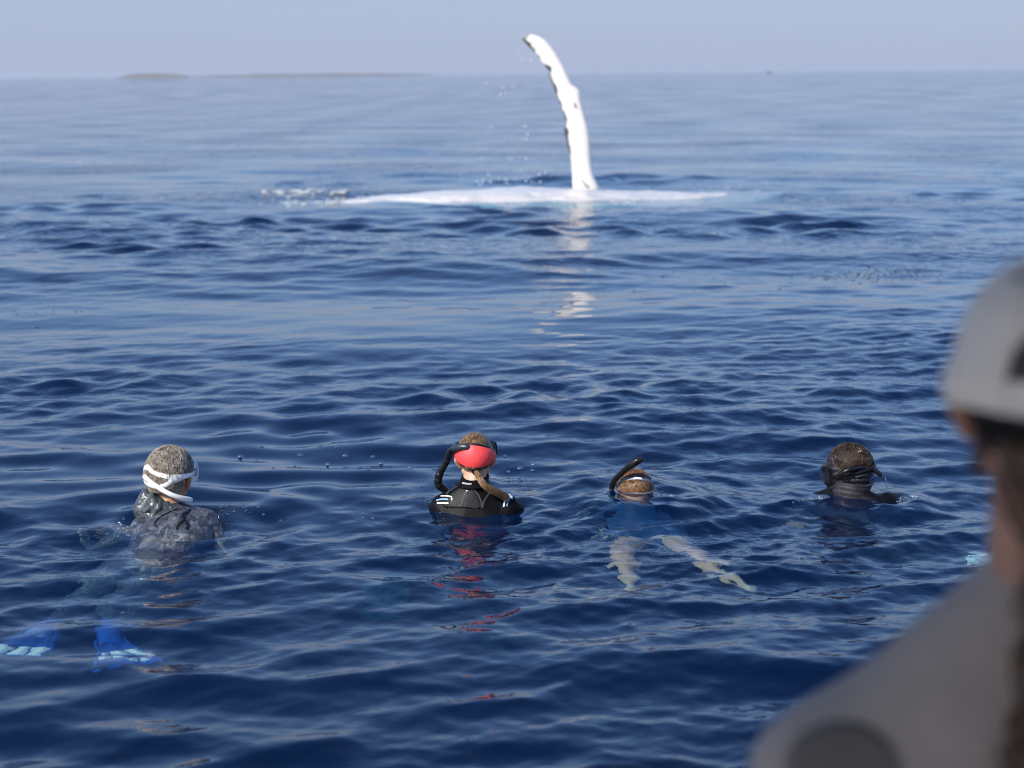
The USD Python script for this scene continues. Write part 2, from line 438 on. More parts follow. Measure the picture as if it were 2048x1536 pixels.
def ell(p, r, R=None):
    m = m3.Manifold.sphere(1.0, 28).scale([float(v) for v in r])
    if R is not None:
        T = np.zeros((3, 4)); T[:, :3] = R
        m = m.transform(T)
    return m.translate([float(v) for v in p])


def hull(*pr):
    return m3.Manifold.batch_hull([ball(p, r) for p, r in pr])


def union(ms):
    return m3.Manifold.batch_boolean(list(ms), m3.OpType.Add)


def as_tri(m):
    k = m.to_mesh()
    return trimesh.Trimesh(k.vert_properties[:, :3], k.tri_verts, process=True)


def soften(m, edge, rounds=10):
    t = as_tri(m.refine_to_length(edge))
    v0 = np.array(t.vertices)
    trimesh.smoothing.filter_taubin(t, lamb=0.5, nu=0.52, iterations=rounds)
    v1 = np.array(t.vertices); bad = ~(np.linalg.norm(v1 - v0, axis=1) < 2.5 * edge)
    if bad.any():
        v1[bad] = v0[bad]; t.vertices = v1
    return t


def unit(v):
    v = np.asarray(v, float)
    return v / np.linalg.norm(v)


def frame(face, up=(0, 0, 1)):
    """columns: right, face direction, up"""
    f = unit(face); r = unit(np.cross(f, up)); return np.stack([r, f, np.cross(r, f)], 1)


def head_solids():
    """a head at the origin that looks along +y: skull, face, jaw, nose, brow, lips, ears"""
    s = [ell((0, -0.014, 0.026), (0.075, 0.094, 0.090)), ell((0, 0.030, -0.030), (0.063, 0.060, 0.083)),
         hull(((-0.048, 0.0, -0.058), 0.019), ((0.048, 0.0, -0.058), 0.019), ((-0.014, 0.068, -0.094), 0.019), ((0.014, 0.068, -0.094), 0.019)),
         hull(((0, 0.086, 0.010), 0.007), ((0, 0.105, -0.028), 0.010), ((-0.011, 0.092, -0.031), 0.008), ((0.011, 0.092, -0.031), 0.008)),
         hull(((-0.036, 0.074, 0.020), 0.013), ((0.036, 0.074, 0.020), 0.013)),
         hull(((-0.020, 0.082, -0.058), 0.007), ((0, 0.089, -0.057), 0.008), ((0.020, 0.082, -0.058), 0.007)),
         hull(((-0.018, 0.081, -0.067), 0.007), ((0, 0.087, -0.068), 0.008), ((0.018, 0.081, -0.067), 0.007))]
    for q in (-1, 1):
        s.append(union([hull(((q * 0.076, -0.004, 0.018), 0.010), ((q * 0.090, -0.022, 0.020), 0.009), ((q * 0.089, -0.020, -0.006), 0.009)),
                        hull(((q * 0.075, 0.0, -0.004), 0.010), ((q * 0.089, -0.020, -0.006), 0.009), ((q * 0.074, -0.003, -0.036), 0.009))]))
    return s


HEAD_LOCAL = soften(union(head_solids()[:-2]), 0.009, 6)     # without the ears: what hair and straps lie on


class Head:
    """a head in place, with a table of the scalp's radius by direction (azimuth from the back of the head, elevation)"""
    C0 = np.array([0, -0.012, 0.015])
    _table = None

    def __init__(self, centre, face, up=(0, 0, 1), size=1.0):
        self.c, self.R, self.k = np.asarray(centre, float), frame(face, up), size
        if Head._table is None:
            az, el = np.meshgrid(np.radians(np.arange(-180, 181, 4)), np.radians(np.arange(-60, 91, 4)), indexing='ij')
            d = self.dirs(az, el).reshape(-1, 3)
            t = Head._cast(HEAD_LOCAL, d)
            Head._table = t.reshape(az.shape)

    @staticmethod
    def dirs(az, el):
        az, el = np.broadcast_arrays(az, el)
        return np.stack([np.sin(az) * np.cos(el), -np.cos(az) * np.cos(el), np.sin(el)], -1)

    @staticmethod
    def _cast(mesh, d):
        tri = mesh.triangles
        a, e1, e2 = tri[:, 0], tri[:, 1] - tri[:, 0], tri[:, 2] - tri[:, 0]
        out = np.zeros(len(d))
        s = Head.C0 - a
        q = np.cross(s, e1)
        for i, x in enumerate(d):
            h = np.cross(np.broadcast_to(x, e2.shape), e2)
            det = (e1 * h).sum(1)
            det = np.where(np.abs(det) < 1e-12, 1e-12, det)
            u = (s * h).sum(1) / det
            v = (q @ x) / det
            t = (e2 * q).sum(1) / det
            ok = (u >= 0) & (v >= 0) & (u + v <= 1) & (t > 0)
            out[i] = t[ok].max() if ok.any() else 0.08
        return out

    def radius(self, az, el):
        az = (az + PI) % (2 * PI) - PI
        i = np.clip((np.degrees(az) + 180) / 4, 0, 89.999); j = np.clip((np.degrees(el) + 60) / 4, 0, 36.999)
        i0, j0 = i.astype(int), j.astype(int); fi, fj = i - i0, j - j0
        T = Head._table
        return (T[i0, j0] * (1 - fi) + T[i0 + 1, j0] * fi) * (1 - fj) + (T[i0, j0 + 1] * (1 - fi) + T[i0 + 1, j0 + 1] * fi) * fj

    def world(self, p):
        return self.c + (np.asarray(p) * self.k) @ self.R.T

    def on(self, az, el, off):
        """world points at the scalp's surface plus off metres"""
        az, el = np.broadcast_arrays(np.asarray(az, float), np.asarray(el, float))
        return self.world(Head.C0 + self.dirs(az, el) * (self.radius(az, el) + off)[..., None])

    def solids(self):
        T = np.zeros((3, 4)); T[:, :3] = self.R * self.k; T[:, 3] = self.c
        return [m.transform(T) for m in head_solids()]

    def shell(self, az, el, off_out, off_in=0.0):
        """closed shell over the scalp; az (n, m), el (n, m) grids, offsets scalars or grids"""
        return slab(self.on(az, el, np.broadcast_to(off_out, az.shape)), self.on(az, el, np.broadcast_to(off_in, az.shape)))

    def band(self, path, width, off=0.006, thick=0.004, n=70, inset=0.004):
        """a strap along a path of (azimuth, elevation) in degrees; width in metres (number or per path point)"""
        path = np.asarray(path, float)
        t = np.linspace(0, 1, n); tp = np.linspace(0, 1, len(path))
        from scipy.interpolate import PchipInterpolator as PI_
        az, el = np.radians(PI_(tp, path[:, 0])(t)), np.radians(PI_(tp, path[:, 1])(t))
        w = np.interp(t, tp, np.broadcast_to(width, len(path))) / 0.095
        daz, del_ = np.gradient(az) * np.cos(el), np.gradient(el)
        nrm = np.hypot(daz, del_)
        na, ne = -del_ / nrm / np.maximum(np.cos(el), 0.3), daz / nrm
        s = np.linspace(-0.5, 0.5, 7)
        A = az[:, None] + na[:, None] * w[:, None] * s; E = el[:, None] + ne[:, None] * w[:, None] * s
        o = off + thick * (1 - (2 * np.abs(s)) ** 4 * 0.55)
        return self.shell(A, E, np.broadcast_to(o, A.shape), off - inset)


def slab(top, bottom):
    """closed mesh between two point grids (n, m, 3)"""
    n, m, _ = top.shape
    V = np.vstack([top.reshape(-1, 3), bottom.reshape(-1, 3)])
    i, j = np.meshgrid(np.arange(n - 1), np.arange(m - 1), indexing='ij')
    q = np.stack([i * m + j, (i + 1) * m + j, (i + 1) * m + j + 1, i * m + j + 1], -1).reshape(-1, 4)
    o = n * m
    F = [q, q[:, ::-1] + o]
    a = np.concatenate([np.arange(m), np.arange(1, n) * m + m - 1, (n - 1) * m + np.arange(m - 2, -1, -1), np.arange(n - 2, 0, -1) * m])
    b = np.roll(a, -1)
    F.append(np.stack([a, a + o, b + o, b], 1)[:, ::-1])
    F = np.vstack(F)
    t = trimesh.Trimesh(V, np.vstack([F[:, [0, 1, 2]], F[:, [0, 2, 3]]]), process=False)
    t.fix_normals()
    return t


def spline(pts, n):
    from scipy.interpolate import CubicSpline
    pts = np.asarray(pts, float)
    s = np.concatenate([[0], np.cumsum(np.linalg.norm(np.diff(pts, axis=0), axis=1))])
    return CubicSpline(s / s[-1], pts)(np.linspace(0, 1, n))


def tube(pts, radii, sides=14, n=None, cap=True, flat=1.0):
    """a bent tube with rounded ends"""
    pts = np.asarray(pts, float)
    tp = np.linspace(0, 1, len(pts)); n = n or max(10, 6 * len(pts))
    p = spline(pts, n) if len(pts) > 2 else np.array([pts[0] + (pts[1] - pts[0]) * t for t in np.linspace(0, 1, n)])
    r = np.interp(np.linspace(0, 1, n), tp, np.broadcast_to(radii, len(pts)))
    t = np.gradient(p, axis=0); t /= np.linalg.norm(t, axis=1, keepdims=True)
    if cap:
        e = np.array([0.85, 0.5, 0.0]); c = np.array([0.5, 0.85, 1.0])
        p = np.vstack([p[0] - t[0] * r[0] * c[::-1, None], p, p[-1] + t[-1] * r[-1] * c[:, None]])
        r = np.concatenate([r[0] * e[::-1] + 1e-5, r, r[-1] * e + 1e-5]); t = np.vstack([t[[0]] * 3 if False else np.repeat(t[:1], 3, 0), t, np.repeat(t[-1:], 3, 0)])
    a = np.cross(t[0], [0, 0, 1.0]);
    if np.linalg.norm(a) < 0.1: a = np.cross(t[0], [1.0, 0, 0])
    a = unit(a); A = []
    for k in range(len(p)):
        a = unit(a - t[k] * (a @ t[k])); A.append(a)
    A = np.array(A); B = np.cross(t, A)
    g = np.arange(sides) * 2 * PI / sides
    V = p[:, None] + r[:, None, None] * (np.cos(g)[None, :, None] * A[:, None] + flat * np.sin(g)[None, :, None] * B[:, None])
    m = len(p)
    i, j = np.meshgrid(np.arange(m - 1), np.arange(sides), indexing='ij'); j2 = (j + 1) % sides
    q = np.stack([i * sides + j, i * sides + j2, (i + 1) * sides + j2, (i + 1) * sides + j], -1).reshape(-1, 4)
    V = np.vstack([V.reshape(-1, 3), p[:1], p[-1:]])
    k = np.arange(sides); k2 = (k + 1) % sides
    F = np.vstack([q[:, [0, 1, 2]], q[:, [0, 2, 3]], np.stack([np.full(sides, m * sides), k2, k], 1), np.stack([np.full(sides, m * sides + 1), (m - 1) * sides + k, (m - 1) * sides + k2], 1)])
    t_ = trimesh.Trimesh(V, F, process=False); t_.fix_normals()
    return t_


def hand_solids(wrist, along, palm, side, k=1.0, curl=0.35):
    """palm and five bent fingers; along: wrist to knuckles, palm: the way the palm faces, side: +1 right hand, -1 left hand"""
    a = unit(along); n = unit(np.asarray(palm, float) - a * (np.dot(palm, a))); t = np.cross(a, n) * side     # t: towards the thumb
    w = np.asarray(wrist, float)
    P = lambda x, y, z: w + k * (a * x + t * y + n * z)
    s = [hull((P(0.0, 0.016, 0), 0.019 * k), (P(0.0, -0.014, 0), 0.018 * k), (P(0.080, 0.030, 0), 0.012 * k), (P(0.074, -0.030, 0), 0.011 * k))]
    for y, L, r in ((0.031, 0.072, 0.0085), (0.011, 0.080, 0.009), (-0.010, 0.074, 0.0085), (-0.030, 0.058, 0.0075)):
        p, ang, c = P(0.076, y, 0), 0.12, []
        for f in (0.0, 0.45, 0.30, 0.25):
            if f:
                ang += curl
                d = a * math.cos(ang) + n * math.sin(ang) + t * (y * 3.2)
                p = p + k * unit(d) * L * f
            c.append((p, r * k * (1.08 if f == 0 else 1.0)))
            r *= 0.94
        s += [hull(c[i], c[i + 1]) for i in range(3)]
    b = [(P(0.018, 0.026, 0.006), 0.013 * k), (P(0.045, 0.050, 0.014), 0.0105 * k), (P(0.070, 0.060, 0.022), 0.009 * k), (P(0.090, 0.060, 0.032), 0.0075 * k)]
    return s + [hull(b[i], b[i + 1]) for i in range(3)]


def figure(J, head, girth=1.0, grow=0.0, what=('trunk', 'arms', 'legs', 'head', 'hands', 'feet'), edge=0.011, cut=None, palm=(0, 0, -1)):
    """one continuous body (or, with grow, the garment that follows it) through the joints J"""
    g = lambda r: r * girth + grow
    s = []
    ax = unit(J['sh_r'] - J['sh_l'])
    if 'trunk' in what:
        c, w, h = J['chest'], J['waist'], J['pelvis']
        s += [hull((J['neck'], g(0.058)), (J['sh_l'] * 0.75 + J['neck'] * 0.25, g(0.050)), (J['sh_r'] * 0.75 + J['neck'] * 0.25, g(0.050)), (c + ax * 0.06, g(0.095)), (c - ax * 0.06, g(0.095))),
              hull((J['sh_l'], g(0.058)), (c - ax * 0.085, g(0.085))), hull((J['sh_r'], g(0.058)), (c + ax * 0.085, g(0.085))),
              hull((J['sh_l'], g(0.058)), (J['neck'] * 0.6 + J['sh_l'] * 0.4, g(0.050))), hull((J['sh_r'], g(0.058)), (J['neck'] * 0.6 + J['sh_r'] * 0.4, g(0.050))),
              hull((c + ax * 0.07, g(0.098)), (c - ax * 0.07, g(0.098)), (w + ax * 0.055, g(0.085)), (w - ax * 0.055, g(0.085))),
              hull((w + ax * 0.055, g(0.085)), (w - ax * 0.055, g(0.085)), (h + ax * 0.075, g(0.095)), (h - ax * 0.075, g(0.095)))]
    for q in 'lr':
        if 'arms' in what:
            s += [hull((J['sh_' + q], g(0.054)), (J['el_' + q], g(0.038))), hull((J['el_' + q], g(0.038)), (J['el_' + q] * 0.65 + J['wr_' + q] * 0.35, g(0.039)), (J['wr_' + q], g(0.026)))]
        if 'hands' in what:
            s += hand_solids(J['wr_' + q], J.get('pt_' + q, J['wr_' + q] - J['el_' + q]), J.get('palm_' + q, palm), 1 if q == 'r' else -1, girth)
        if 'legs' in what:
            s += [hull((J['hip_' + q], g(0.085)), (J['kn_' + q], g(0.052))), hull((J['kn_' + q], g(0.052)), (J['kn_' + q] * 0.68 + J['an_' + q] * 0.32, g(0.055)), (J['an_' + q], g(0.036)))]
        if 'shorts' in what:
            s += [hull((J['hip_' + q], g(0.085)), (J['hip_' + q] * 0.45 + J['kn_' + q] * 0.55, g(0.075)))]
        if 'feet' in what:
            t = J['toe_' + q]
            s += [hull((J['an_' + q], g(0.036)), (J['an_' + q] * 0.3 + t * 0.7, g(0.036)), (t, g(0.026)))]
    if 'head' in what:
        s += head.solids()
        k = head.k
        s += [hull((head.world((0, -0.022, -0.045)), 0.053 * k), (J['neck'], g(0.056)))]
    m = union(s)
    if cut is not None:
        for p, n in cut:
            n = unit(n)
            m = m.trim_by_plane([float(v) for v in n], float(np.dot(n, p)))
    return soften(m, edge, 8)


class Skin:
    """nearest points on a mesh, to lay seams, stripes and lettering on it"""
    def __init__(self, mesh):
        from scipy.spatial import cKDTree
        self.v, self.n = np.array(mesh.vertices), np.array(mesh.vertex_normals)
        self.t = cKDTree(self.v)
        self.tri = np.array(mesh.triangles)

    def lay(self, p, off):
        p = np.asarray(p, float)
        d, i = self.t.query(p.reshape(-1, 3), k=5)
        w = 1 / (d + 0.002) ** 2; w /= w.sum(1, keepdims=True)
        n = (self.n[i] * w[..., None]).sum(1); n /= np.linalg.norm(n, axis=1, keepdims=True)
        v = (self.v[i] * w[..., None]).sum(1)
        q = p.reshape(-1, 3)
        q = q - n * ((q - v) * n).sum(1, keepdims=True)
        return (q + n * off).reshape(p.shape), n.reshape(p.shape)

    def hit(self, px, py, fallback_y):
        """where the line of sight through this pixel meets the garment"""
        d = ray(px, py)
        a, e1, e2 = self.tri[:, 0], self.tri[:, 1] - self.tri[:, 0], self.tri[:, 2] - self.tri[:, 0]
        h = np.cross(np.broadcast_to(d, e2.shape), e2); det = (e1 * h).sum(1); det = np.where(np.abs(det) < 1e-14, 1e-14, det)
        s = EYE - a; u = (s * h).sum(1) / det; q = np.cross(s, e1); v = (q @ d) / det; t = (e2 * q).sum(1) / det
        ok = (u >= 0) & (v >= 0) & (u + v <= 1) & (t > 0)
        if ok.any():
            return EYE + d * t[ok].min()
        return self.lay(at_y(px, py, fallback_y), 0)[0]

    def stripe(self, pts, width, off=0.002, thick=0.0025, n=40):
        p = spline(pts, n)
        p, nn = self.lay(p, 0)
        p, nn = self.lay(p, 0)
        t = np.gradient(p, axis=0); side = np.cross(nn, t); side /= np.linalg.norm(side, axis=1, keepdims=True)
        w = np.interp(np.linspace(0, 1, n), np.linspace(0, 1, len(np.atleast_1d(width))), np.atleast_1d(width)) if np.ndim(width) else np.full(n, width)
        s = np.linspace(-0.5, 0.5, 4)
        g = p[:, None] + side[:, None] * (w[:, None] * s)[..., None]
        top, _ = self.lay(g, off + thick); bot, _ = self.lay(g, off - 0.004)
        return slab(top, bot)


def under(px, py, depth):
    """the point at this depth that the photograph shows at this pixel through flat water"""
    p, d = at_z(px, py, 0.0), ray(px, py)
    h = d[:2] / 1.333
    z_ = -math.sqrt(1 - h @ h)
    t = depth / -z_
    return p + t * np.array([h[0], h[1], z_])


def hair_cap(head, low, thick, n=96, m=26, rough=0.35, seed=0, freq=9.0):
    """the mass of hair on the scalp: low(azimuth in degrees) gives the hairline's elevation in degrees"""
    az = np.radians(np.linspace(-180, 180, n)); lo = np.radians(low(np.degrees(az)))
    t = np.linspace(0, 1, m)
    A = np.broadcast_to(az[:, None], (n, m)); E = lo[:, None] + (PI / 2 * 0.999 - lo[:, None]) * t[None]
    d = Head.dirs(A, E)
    nz = meshkit.fbm(d.reshape(-1, 3) * freq + seed * 7.3, 4).reshape(n, m)
    nz[-1] = nz[0]
    big = meshkit.fbm(d.reshape(-1, 3) * 4.0 + seed * 3.1, 2).reshape(n, m); big[-1] = big[0]
    nz = (nz - nz.mean()) / nz.std() + 0.8 * (big - big.mean()) / big.std()
    off = thick * np.minimum(1, t * 7)[None] * np.maximum(0.15, 1 + rough * nz)
    return head.shell(A, E, off, -0.012)


def scalp_points(low, n, rng):
    az, el = [], []
    while len(az) < n:
        a, e = rng.uniform(-180, 180, 4 * n), np.degrees(np.arcsin(rng.uniform(-0.7, 1, 4 * n)))
        ok = e > low(a)
        az += list(a[ok]); el += list(e[ok])
    return np.radians(np.array(az[:n])), np.radians(np.array(el[:n]))

# ---------------------------------------------------------------- disturbance of the water by what floats in it
A1, A2, A3, A4 = at_z(352, 1046), at_z(950, 1012), at_z(1269, 990), at_z(1690, 986)
for a, r in ((A1, 0.016), (A2, 0.014), (A3, 0.010), (A4, 0.010)):
    RINGS.append((a[0], a[1], r, 0.30, 0.42))
    RINGS.append((a[0] + 0.12, a[1] - 0.1, r * 0.7, 0.21, 0.30))
for q, a_, l_, e_ in (((850, 800), 0.030, 0.62, 0.55), ((1050, 790), 0.022, 0.5, 0.5), ((120, 770), 0.020, 0.55, 0.7), ((1390, 800), 0.015, 0.5, 0.6), ((640, 870), 0.014, 0.42, 0.6)):
    c_ = at_z(*q)
    RINGS.append((c_[0], c_[1], a_, l_, e_))


for a, d in ((A1, 0.0), (A2, 0.0), (A3, 0.040), (A4, 0.004)):
    BUMPS.append((a[0], a[1], 0.40, 0.40, d - float(water_height(a[0], a[1])[0])))


def hair_strands(name, head, az, el, length, flow, widths, mat, parent, k=7, lift=0.010, curl=0.0, rng=RNG, root=0.004):
    """short hair: from the scalp outwards and along flow(az, el) -> (daz, del) in radians, with curl"""
    n = len(az)
    t = np.linspace(0, 1, k)
    fa, fe = flow(az, el)
    L = length * rng.uniform(0.55, 1.15, n) / 0.095
    A = az[:, None] + (fa * L / np.maximum(np.cos(el), 0.25))[:, None] * t
    E = np.clip(el[:, None] + (fe * L)[:, None] * t, -1.0, 1.55)
    ph, tw = rng.uniform(0, 2 * PI, n), rng.uniform(2.0, 5.0, n)
    A = A + curl * np.sin(ph[:, None] + tw[:, None] * t * 2) * t
    E = E + curl * np.cos(ph[:, None] + tw[:, None] * t * 2) * t
    off = root + lift * rng.uniform(0.1, 1.2, n)[:, None] * np.sqrt(t)[None]
    p = head.on(A, E, off)
    return strands(name, p, widths * (1 - 0.6 * t[None]), mat, parent)


def mask_solids(head, name, label, colors, side_stripes=False, de=0.0):
    """a diving mask worn over the eyes: skirt, frame, lens, two buckles"""
    t = thing(name, label, 'dive mask', head.c)
    def grid(a0, a1, e0, e1, n=24, m=8):
        a, e = np.meshgrid(np.radians(np.linspace(a0, a1, n)), np.radians(np.linspace(e0, e1, m)), indexing='ij')
        return a, e
    a, e = grid(112, 248, -18 + de, 24 + de)
    edge = np.minimum(1, 1.6 * np.sqrt(np.clip(1 - (2 * (np.degrees(a) - 180) / 136) ** 2, 0, 1)))
    part('skirt', head.shell(a, e, 0.006 + 0.030 * edge, 0.0), colors[0], t, 40)
    a, e = grid(128, 232, -14 + de, 21 + de)
    part('frame', head.shell(a, e, 0.046, 0.030), colors[1], t, 40)
    a, e = grid(133, 227, -10 + de, 17 + de)
    part('lens', head.shell(a, e, 0.048, 0.044), GLASS_DARK, t, 40)
    dz = de * 0.0016
    for q in (-1, 1):
        b = part('buckle', soften(union([hull((head.world((q * 0.082, 0.040, 0.030 + dz)), 0.008), (head.world((q * 0.082, 0.040, 0.006 + dz)), 0.008), (head.world((q * 0.088, 0.005, 0.024 + dz)), 0.007), (head.world((q * 0.088, 0.005, 0.012 + dz)), 0.007)),
                                          hull((head.world((q * 0.080, 0.050, 0.038 + dz)), 0.010), (head.world((q * 0.080, 0.050, 0.000 + dz)), 0.010), (head.world((q * 0.066, 0.085, 0.035 + dz)), 0.010), (head.world((q * 0.066, 0.085, 0.002 + dz)), 0.010))]), 0.006, 3), colors[2], t, 40)
        if side_stripes:
            for zz in (0.012, 0.024, 0.036):
                part('stripe', tube([head.world((q * 0.0905, 0.030, zz)), head.world((q * 0.092, 0.052, zz + 0.002)), head.world((q * 0.0845, 0.075, zz + 0.003))], 0.0032, 8), BLUE_TRIM, b, 40)
    return t


def snorkel(name, label, head, pts, radii, mat, tip=None, tip_mat=None, bands=()):
    t = thing(name, label, 'snorkel', head.world(pts[0]))
    W = [head.world(p) for p in pts]
    part('tube', tube(W, radii, 16, 8 * len(pts)), mat, t, 40)
    if tip:
        part('tip', tube([head.world(p) for p in tip[0]], tip[1], 16, 16), tip_mat or mat, t, 40)
    P = spline(W, 60); rr = np.interp(np.linspace(0, 1, 60), np.linspace(0, 1, len(pts)), np.broadcast_to(radii, len(pts)))
    for f in bands:
        i = int(f * 58); d = unit(P[i + 1] - P[i])
        part('ridge', tube([P[i] - d * 0.004, P[i] + d * 0.004], rr[i] * 1.10, 16, 4), mat, t, 40)
    return t


def swim_fin(label, ankle, toe, tip, up, width, mats, white=True):
    """a long swim fin: foot pocket, blade, two side rails and inset panels"""
    t = thing('swim_fin', label, 'swim fin', ankle)
    d = unit(tip - toe); L = np.linalg.norm(tip - toe); s = unit(np.cross(d, up)); u = np.cross(s, d)
    part('foot_pocket', soften(hull((ankle, 0.044), (toe, 0.050), (toe + d * 0.04 + s * 0.03, 0.022), (toe + d * 0.04 - s * 0.03, 0.022)), 0.02, 4), mats[0], t, True)
    y, x = np.linspace(0, 1, 16), np.linspace(-1, 1, 9)
    w = width * (0.55 + 0.45 * y ** 0.8)
    bend = -0.05 * y ** 2 * L * 4 * 0.25
    g = toe + d * (y * L)[:, None, None] + s * (w[:, None] * x)[..., None] * 0.5 + u * (bend[:, None] + 0.006 * np.cos(x * PI * 2.5)[None])[..., None]
    g = np.broadcast_to(g, (16, 9, 3)) + 0
    part('blade', slab(g + u * 0.004, g - u * 0.004), mats[1], t, 30)
    for q in (0, 8):
        part('rail', tube(g[::3, q] + u * 0.004, 0.009, 8, 20, flat=1.4), mats[0], t, 40)
    if white:
        for (y0, y1, x0, x1) in ((8, 14, 0, 3), (8, 14, 3, 6), (9, 14, 6, 8)):
            gg = g[y0:y1 + 1, x0:x1 + 1].copy()
            gg[:, 0] += s * 0.006; gg[:, -1] -= s * 0.006; gg[0] += d * 0.008
            part('panel', slab(gg + u * 0.009, gg + u * 0.003), mats[2], t, 30)
            gg2 = g[y0:y1 + 1, x0:x1 + 1].copy()
    return t


# ---------------------------------------------------------------- swimmer with grey hair, at the left
def grey_haired_swimmer():
    head = Head(at_y(341, 957, A1[1] + 0.06), (0.20, 1, -0.02), (0.04, 0, 1), 1.05)
    hip = under(285, 1128, 0.20)
    J = dict(neck=A1 + (-0.02, 0.0, 0.045), sh_l=A1 + (-0.135, -0.02, -0.022), sh_r=A1 + (0.130, -0.02, 0.005), chest=A1 + (0.01, -0.15, -0.075), waist=A1 * 0.45 + hip * 0.55 + (0, 0, -0.04), pelvis=hip,
             hip_l=hip + (-0.09, -0.03, -0.01), hip_r=hip + (0.09, -0.03, -0.01), kn_l=under(160, 1185, 0.33), kn_r=under(232, 1186, 0.33), an_l=under(105, 1243, 0.27), an_r=under(215, 1240, 0.27),
             toe_l=under(88, 1262, 0.28), toe_r=under(222, 1266, 0.28),
             el_l=A1 + (-0.34, -0.06, -0.22), wr_l=A1 + (-0.40, 0.16, -0.30), el_r=A1 + (0.30, -0.24, -0.24), wr_r=under(262, 1196, 0.42), pt_r=np.array([-0.3, -0.8, -0.5]))
    t = thing('person', 'grey-haired snorkeller in a mottled grey-blue wetsuit at the left of the group', 'person', A1)
    body = figure(J, head, 0.93)
    b = part('body', body, SKIN_TAN, t, True)
    suit = figure(J, head, 0.96, 0.006, ('trunk', 'arms', 'legs'), 0.016)
    part('wetsuit', suit, CAMO, t, True)
    sk = Skin(suit)
    q = lambda zx, zy: sk.hit(180 + zx / 5.12, 860 + zy / 5.12, A1[1] - 0.1)
    part('seam', sk.stripe([q(1012, 812), q(985, 850), q(955, 875), q(962, 905), q(958, 925)], [0.004, 0.009, 0.016, 0.014, 0.006], n=30), BLACK_RUBBER, t, 40)
    part('seam', sk.stripe([q(958, 925), q(925, 955), q(902, 985), q(896, 1022)], [0.006, 0.010, 0.012, 0.010], n=24), BLACK_RUBBER, t, 40)
    part('seam', sk.stripe([q(958, 925), q(990, 950), q(1003, 985), q(985, 1022)], [0.006, 0.012, 0.014, 0.008], n=24), BLACK_RUBBER, t, 40)
    part('seam', sk.stripe([q(1300, 870), q(1314, 905), q(1308, 990)], 0.004, n=20), BLACK_RUBBER, t, 40)
    part('seam', sk.stripe([q(690, 1000), q(680, 930), q(760, 870), q(900, 810)], 0.003, n=20), BLACK_RUBBER, t, 40)
    # hood folded down at the nape
    hd = union([hull((head.world((-0.070, -0.070, -0.070)), 0.040), (head.world((-0.085, -0.085, -0.125)), 0.042), (head.world((-0.02, -0.10, -0.100)), 0.038)),
                hull((head.world((-0.02, -0.095, -0.095)), 0.036), (head.world((0.045, -0.065, -0.110)), 0.026)),
                hull((head.world((-0.090, -0.080, -0.130)), 0.040), (head.world((-0.035, -0.105, -0.140)), 0.036)),
                hull((head.world((0.045, -0.06, -0.115)), 0.024), (head.world((0.062, 0.02, -0.125)), 0.022)), hull((head.world((-0.08, -0.05, -0.1)), 0.030), (head.world((-0.062, 0.02, -0.12)), 0.024))])
    hd = soften(hd, 0.008, 6)
    nz = meshkit.fbm(np.array(hd.vertices) * 26, 4, 3) + 0.5 * np.sin(np.array(hd.vertices) @ np.array([150, 60, -110.0]) + 4 * meshkit.fbm(np.array(hd.vertices) * 14, 2, 9))
    hd.vertices = hd.vertices + hd.vertex_normals * (0.006 * (nz - nz.mean()))[:, None]
    part('hood', hd, HOOD, t, True)
    low = lambda a: -27 - 3 * np.cos(np.radians(a)) + 46 * _smooth(46, 58, np.abs(a)) + 14 * _smooth(100, 150, np.abs(a))
    h = part('hair', hair_cap(head, low, 0.012, rough=0.42, seed=1, n=200, m=64, freq=17), HAIR_GREY, t, True)
    az, el = scalp_points(low, 3800, RNG)
    hair_strands('hair_strand', head, az, el, 0.030, lambda a, e: (0.5 * np.sin(5 * e + 3 * np.cos(3 * a)), 0.25 - 0.8 * np.cos(4 * a) * np.sin(3 * e)), 0.0026, HAIR_GREY, h, lift=0.019, curl=0.26, root=0.008)
    m = mask_solids(head, 'dive_mask', 'white dive mask with blue stripes and split rubber strap on grey hair', (WHITE_RUBBER, WHITE_RUBBER, WHITE_RUBBER), True)
    o = 0.024
    st = part('strap', head.band([(27, 6), (55, 8), (80, 8), (103, 8)], [0.032, 0.020, 0.015, 0.015], o), WHITE_RUBBER, m, 40)
    part('strap', head.band([(-103, 6), (-85, 5), (-70, 6)], [0.016, 0.020, 0.034], o, n=30), WHITE_RUBBER, m, 40)
    part('strap', head.band([(-72, 10), (-52, 21), (-33, 25), (-10, 17), (12, 12), (29, 8)], [0.014, 0.018, 0.017, 0.013, 0.015, 0.019], o + 0.0005), WHITE_RUBBER, m, 40)
    part('strap', head.band([(-72, 1), (-60, -8), (-30, -11), (-5, -12), (12, -8), (29, 4)], [0.014, 0.015, 0.014, 0.014, 0.016, 0.018], o + 0.001), WHITE_RUBBER, m, 40)
    snorkel('snorkel', 'short white snorkel tucked across the back of the grey-haired swimmer\'s head', head, [(-0.066, -0.108, 0.026), (0.0, -0.134, -0.006), (0.058, -0.122, -0.038), (0.094, -0.080, -0.060), (0.104, -0.045, -0.072)], [0.0105, 0.0105, 0.0105, 0.011, 0.012], WHITE_RUBBER)
    up = np.array([0.05, -0.12, 1.0])
    mats = (FIN_BLUE, FIN_BLUE, FIN_WHITE)
    swim_fin('blue swim fin with white end panels under water, cut by the left edge', J['an_l'], J['toe_l'], under(25, 1318, 0.29), up, 0.19, mats)
    swim_fin('blue swim fin with white end panels under water, nearer the middle of the two', J['an_r'], J['toe_r'], under(252, 1330, 0.29), up, 0.19, mats)


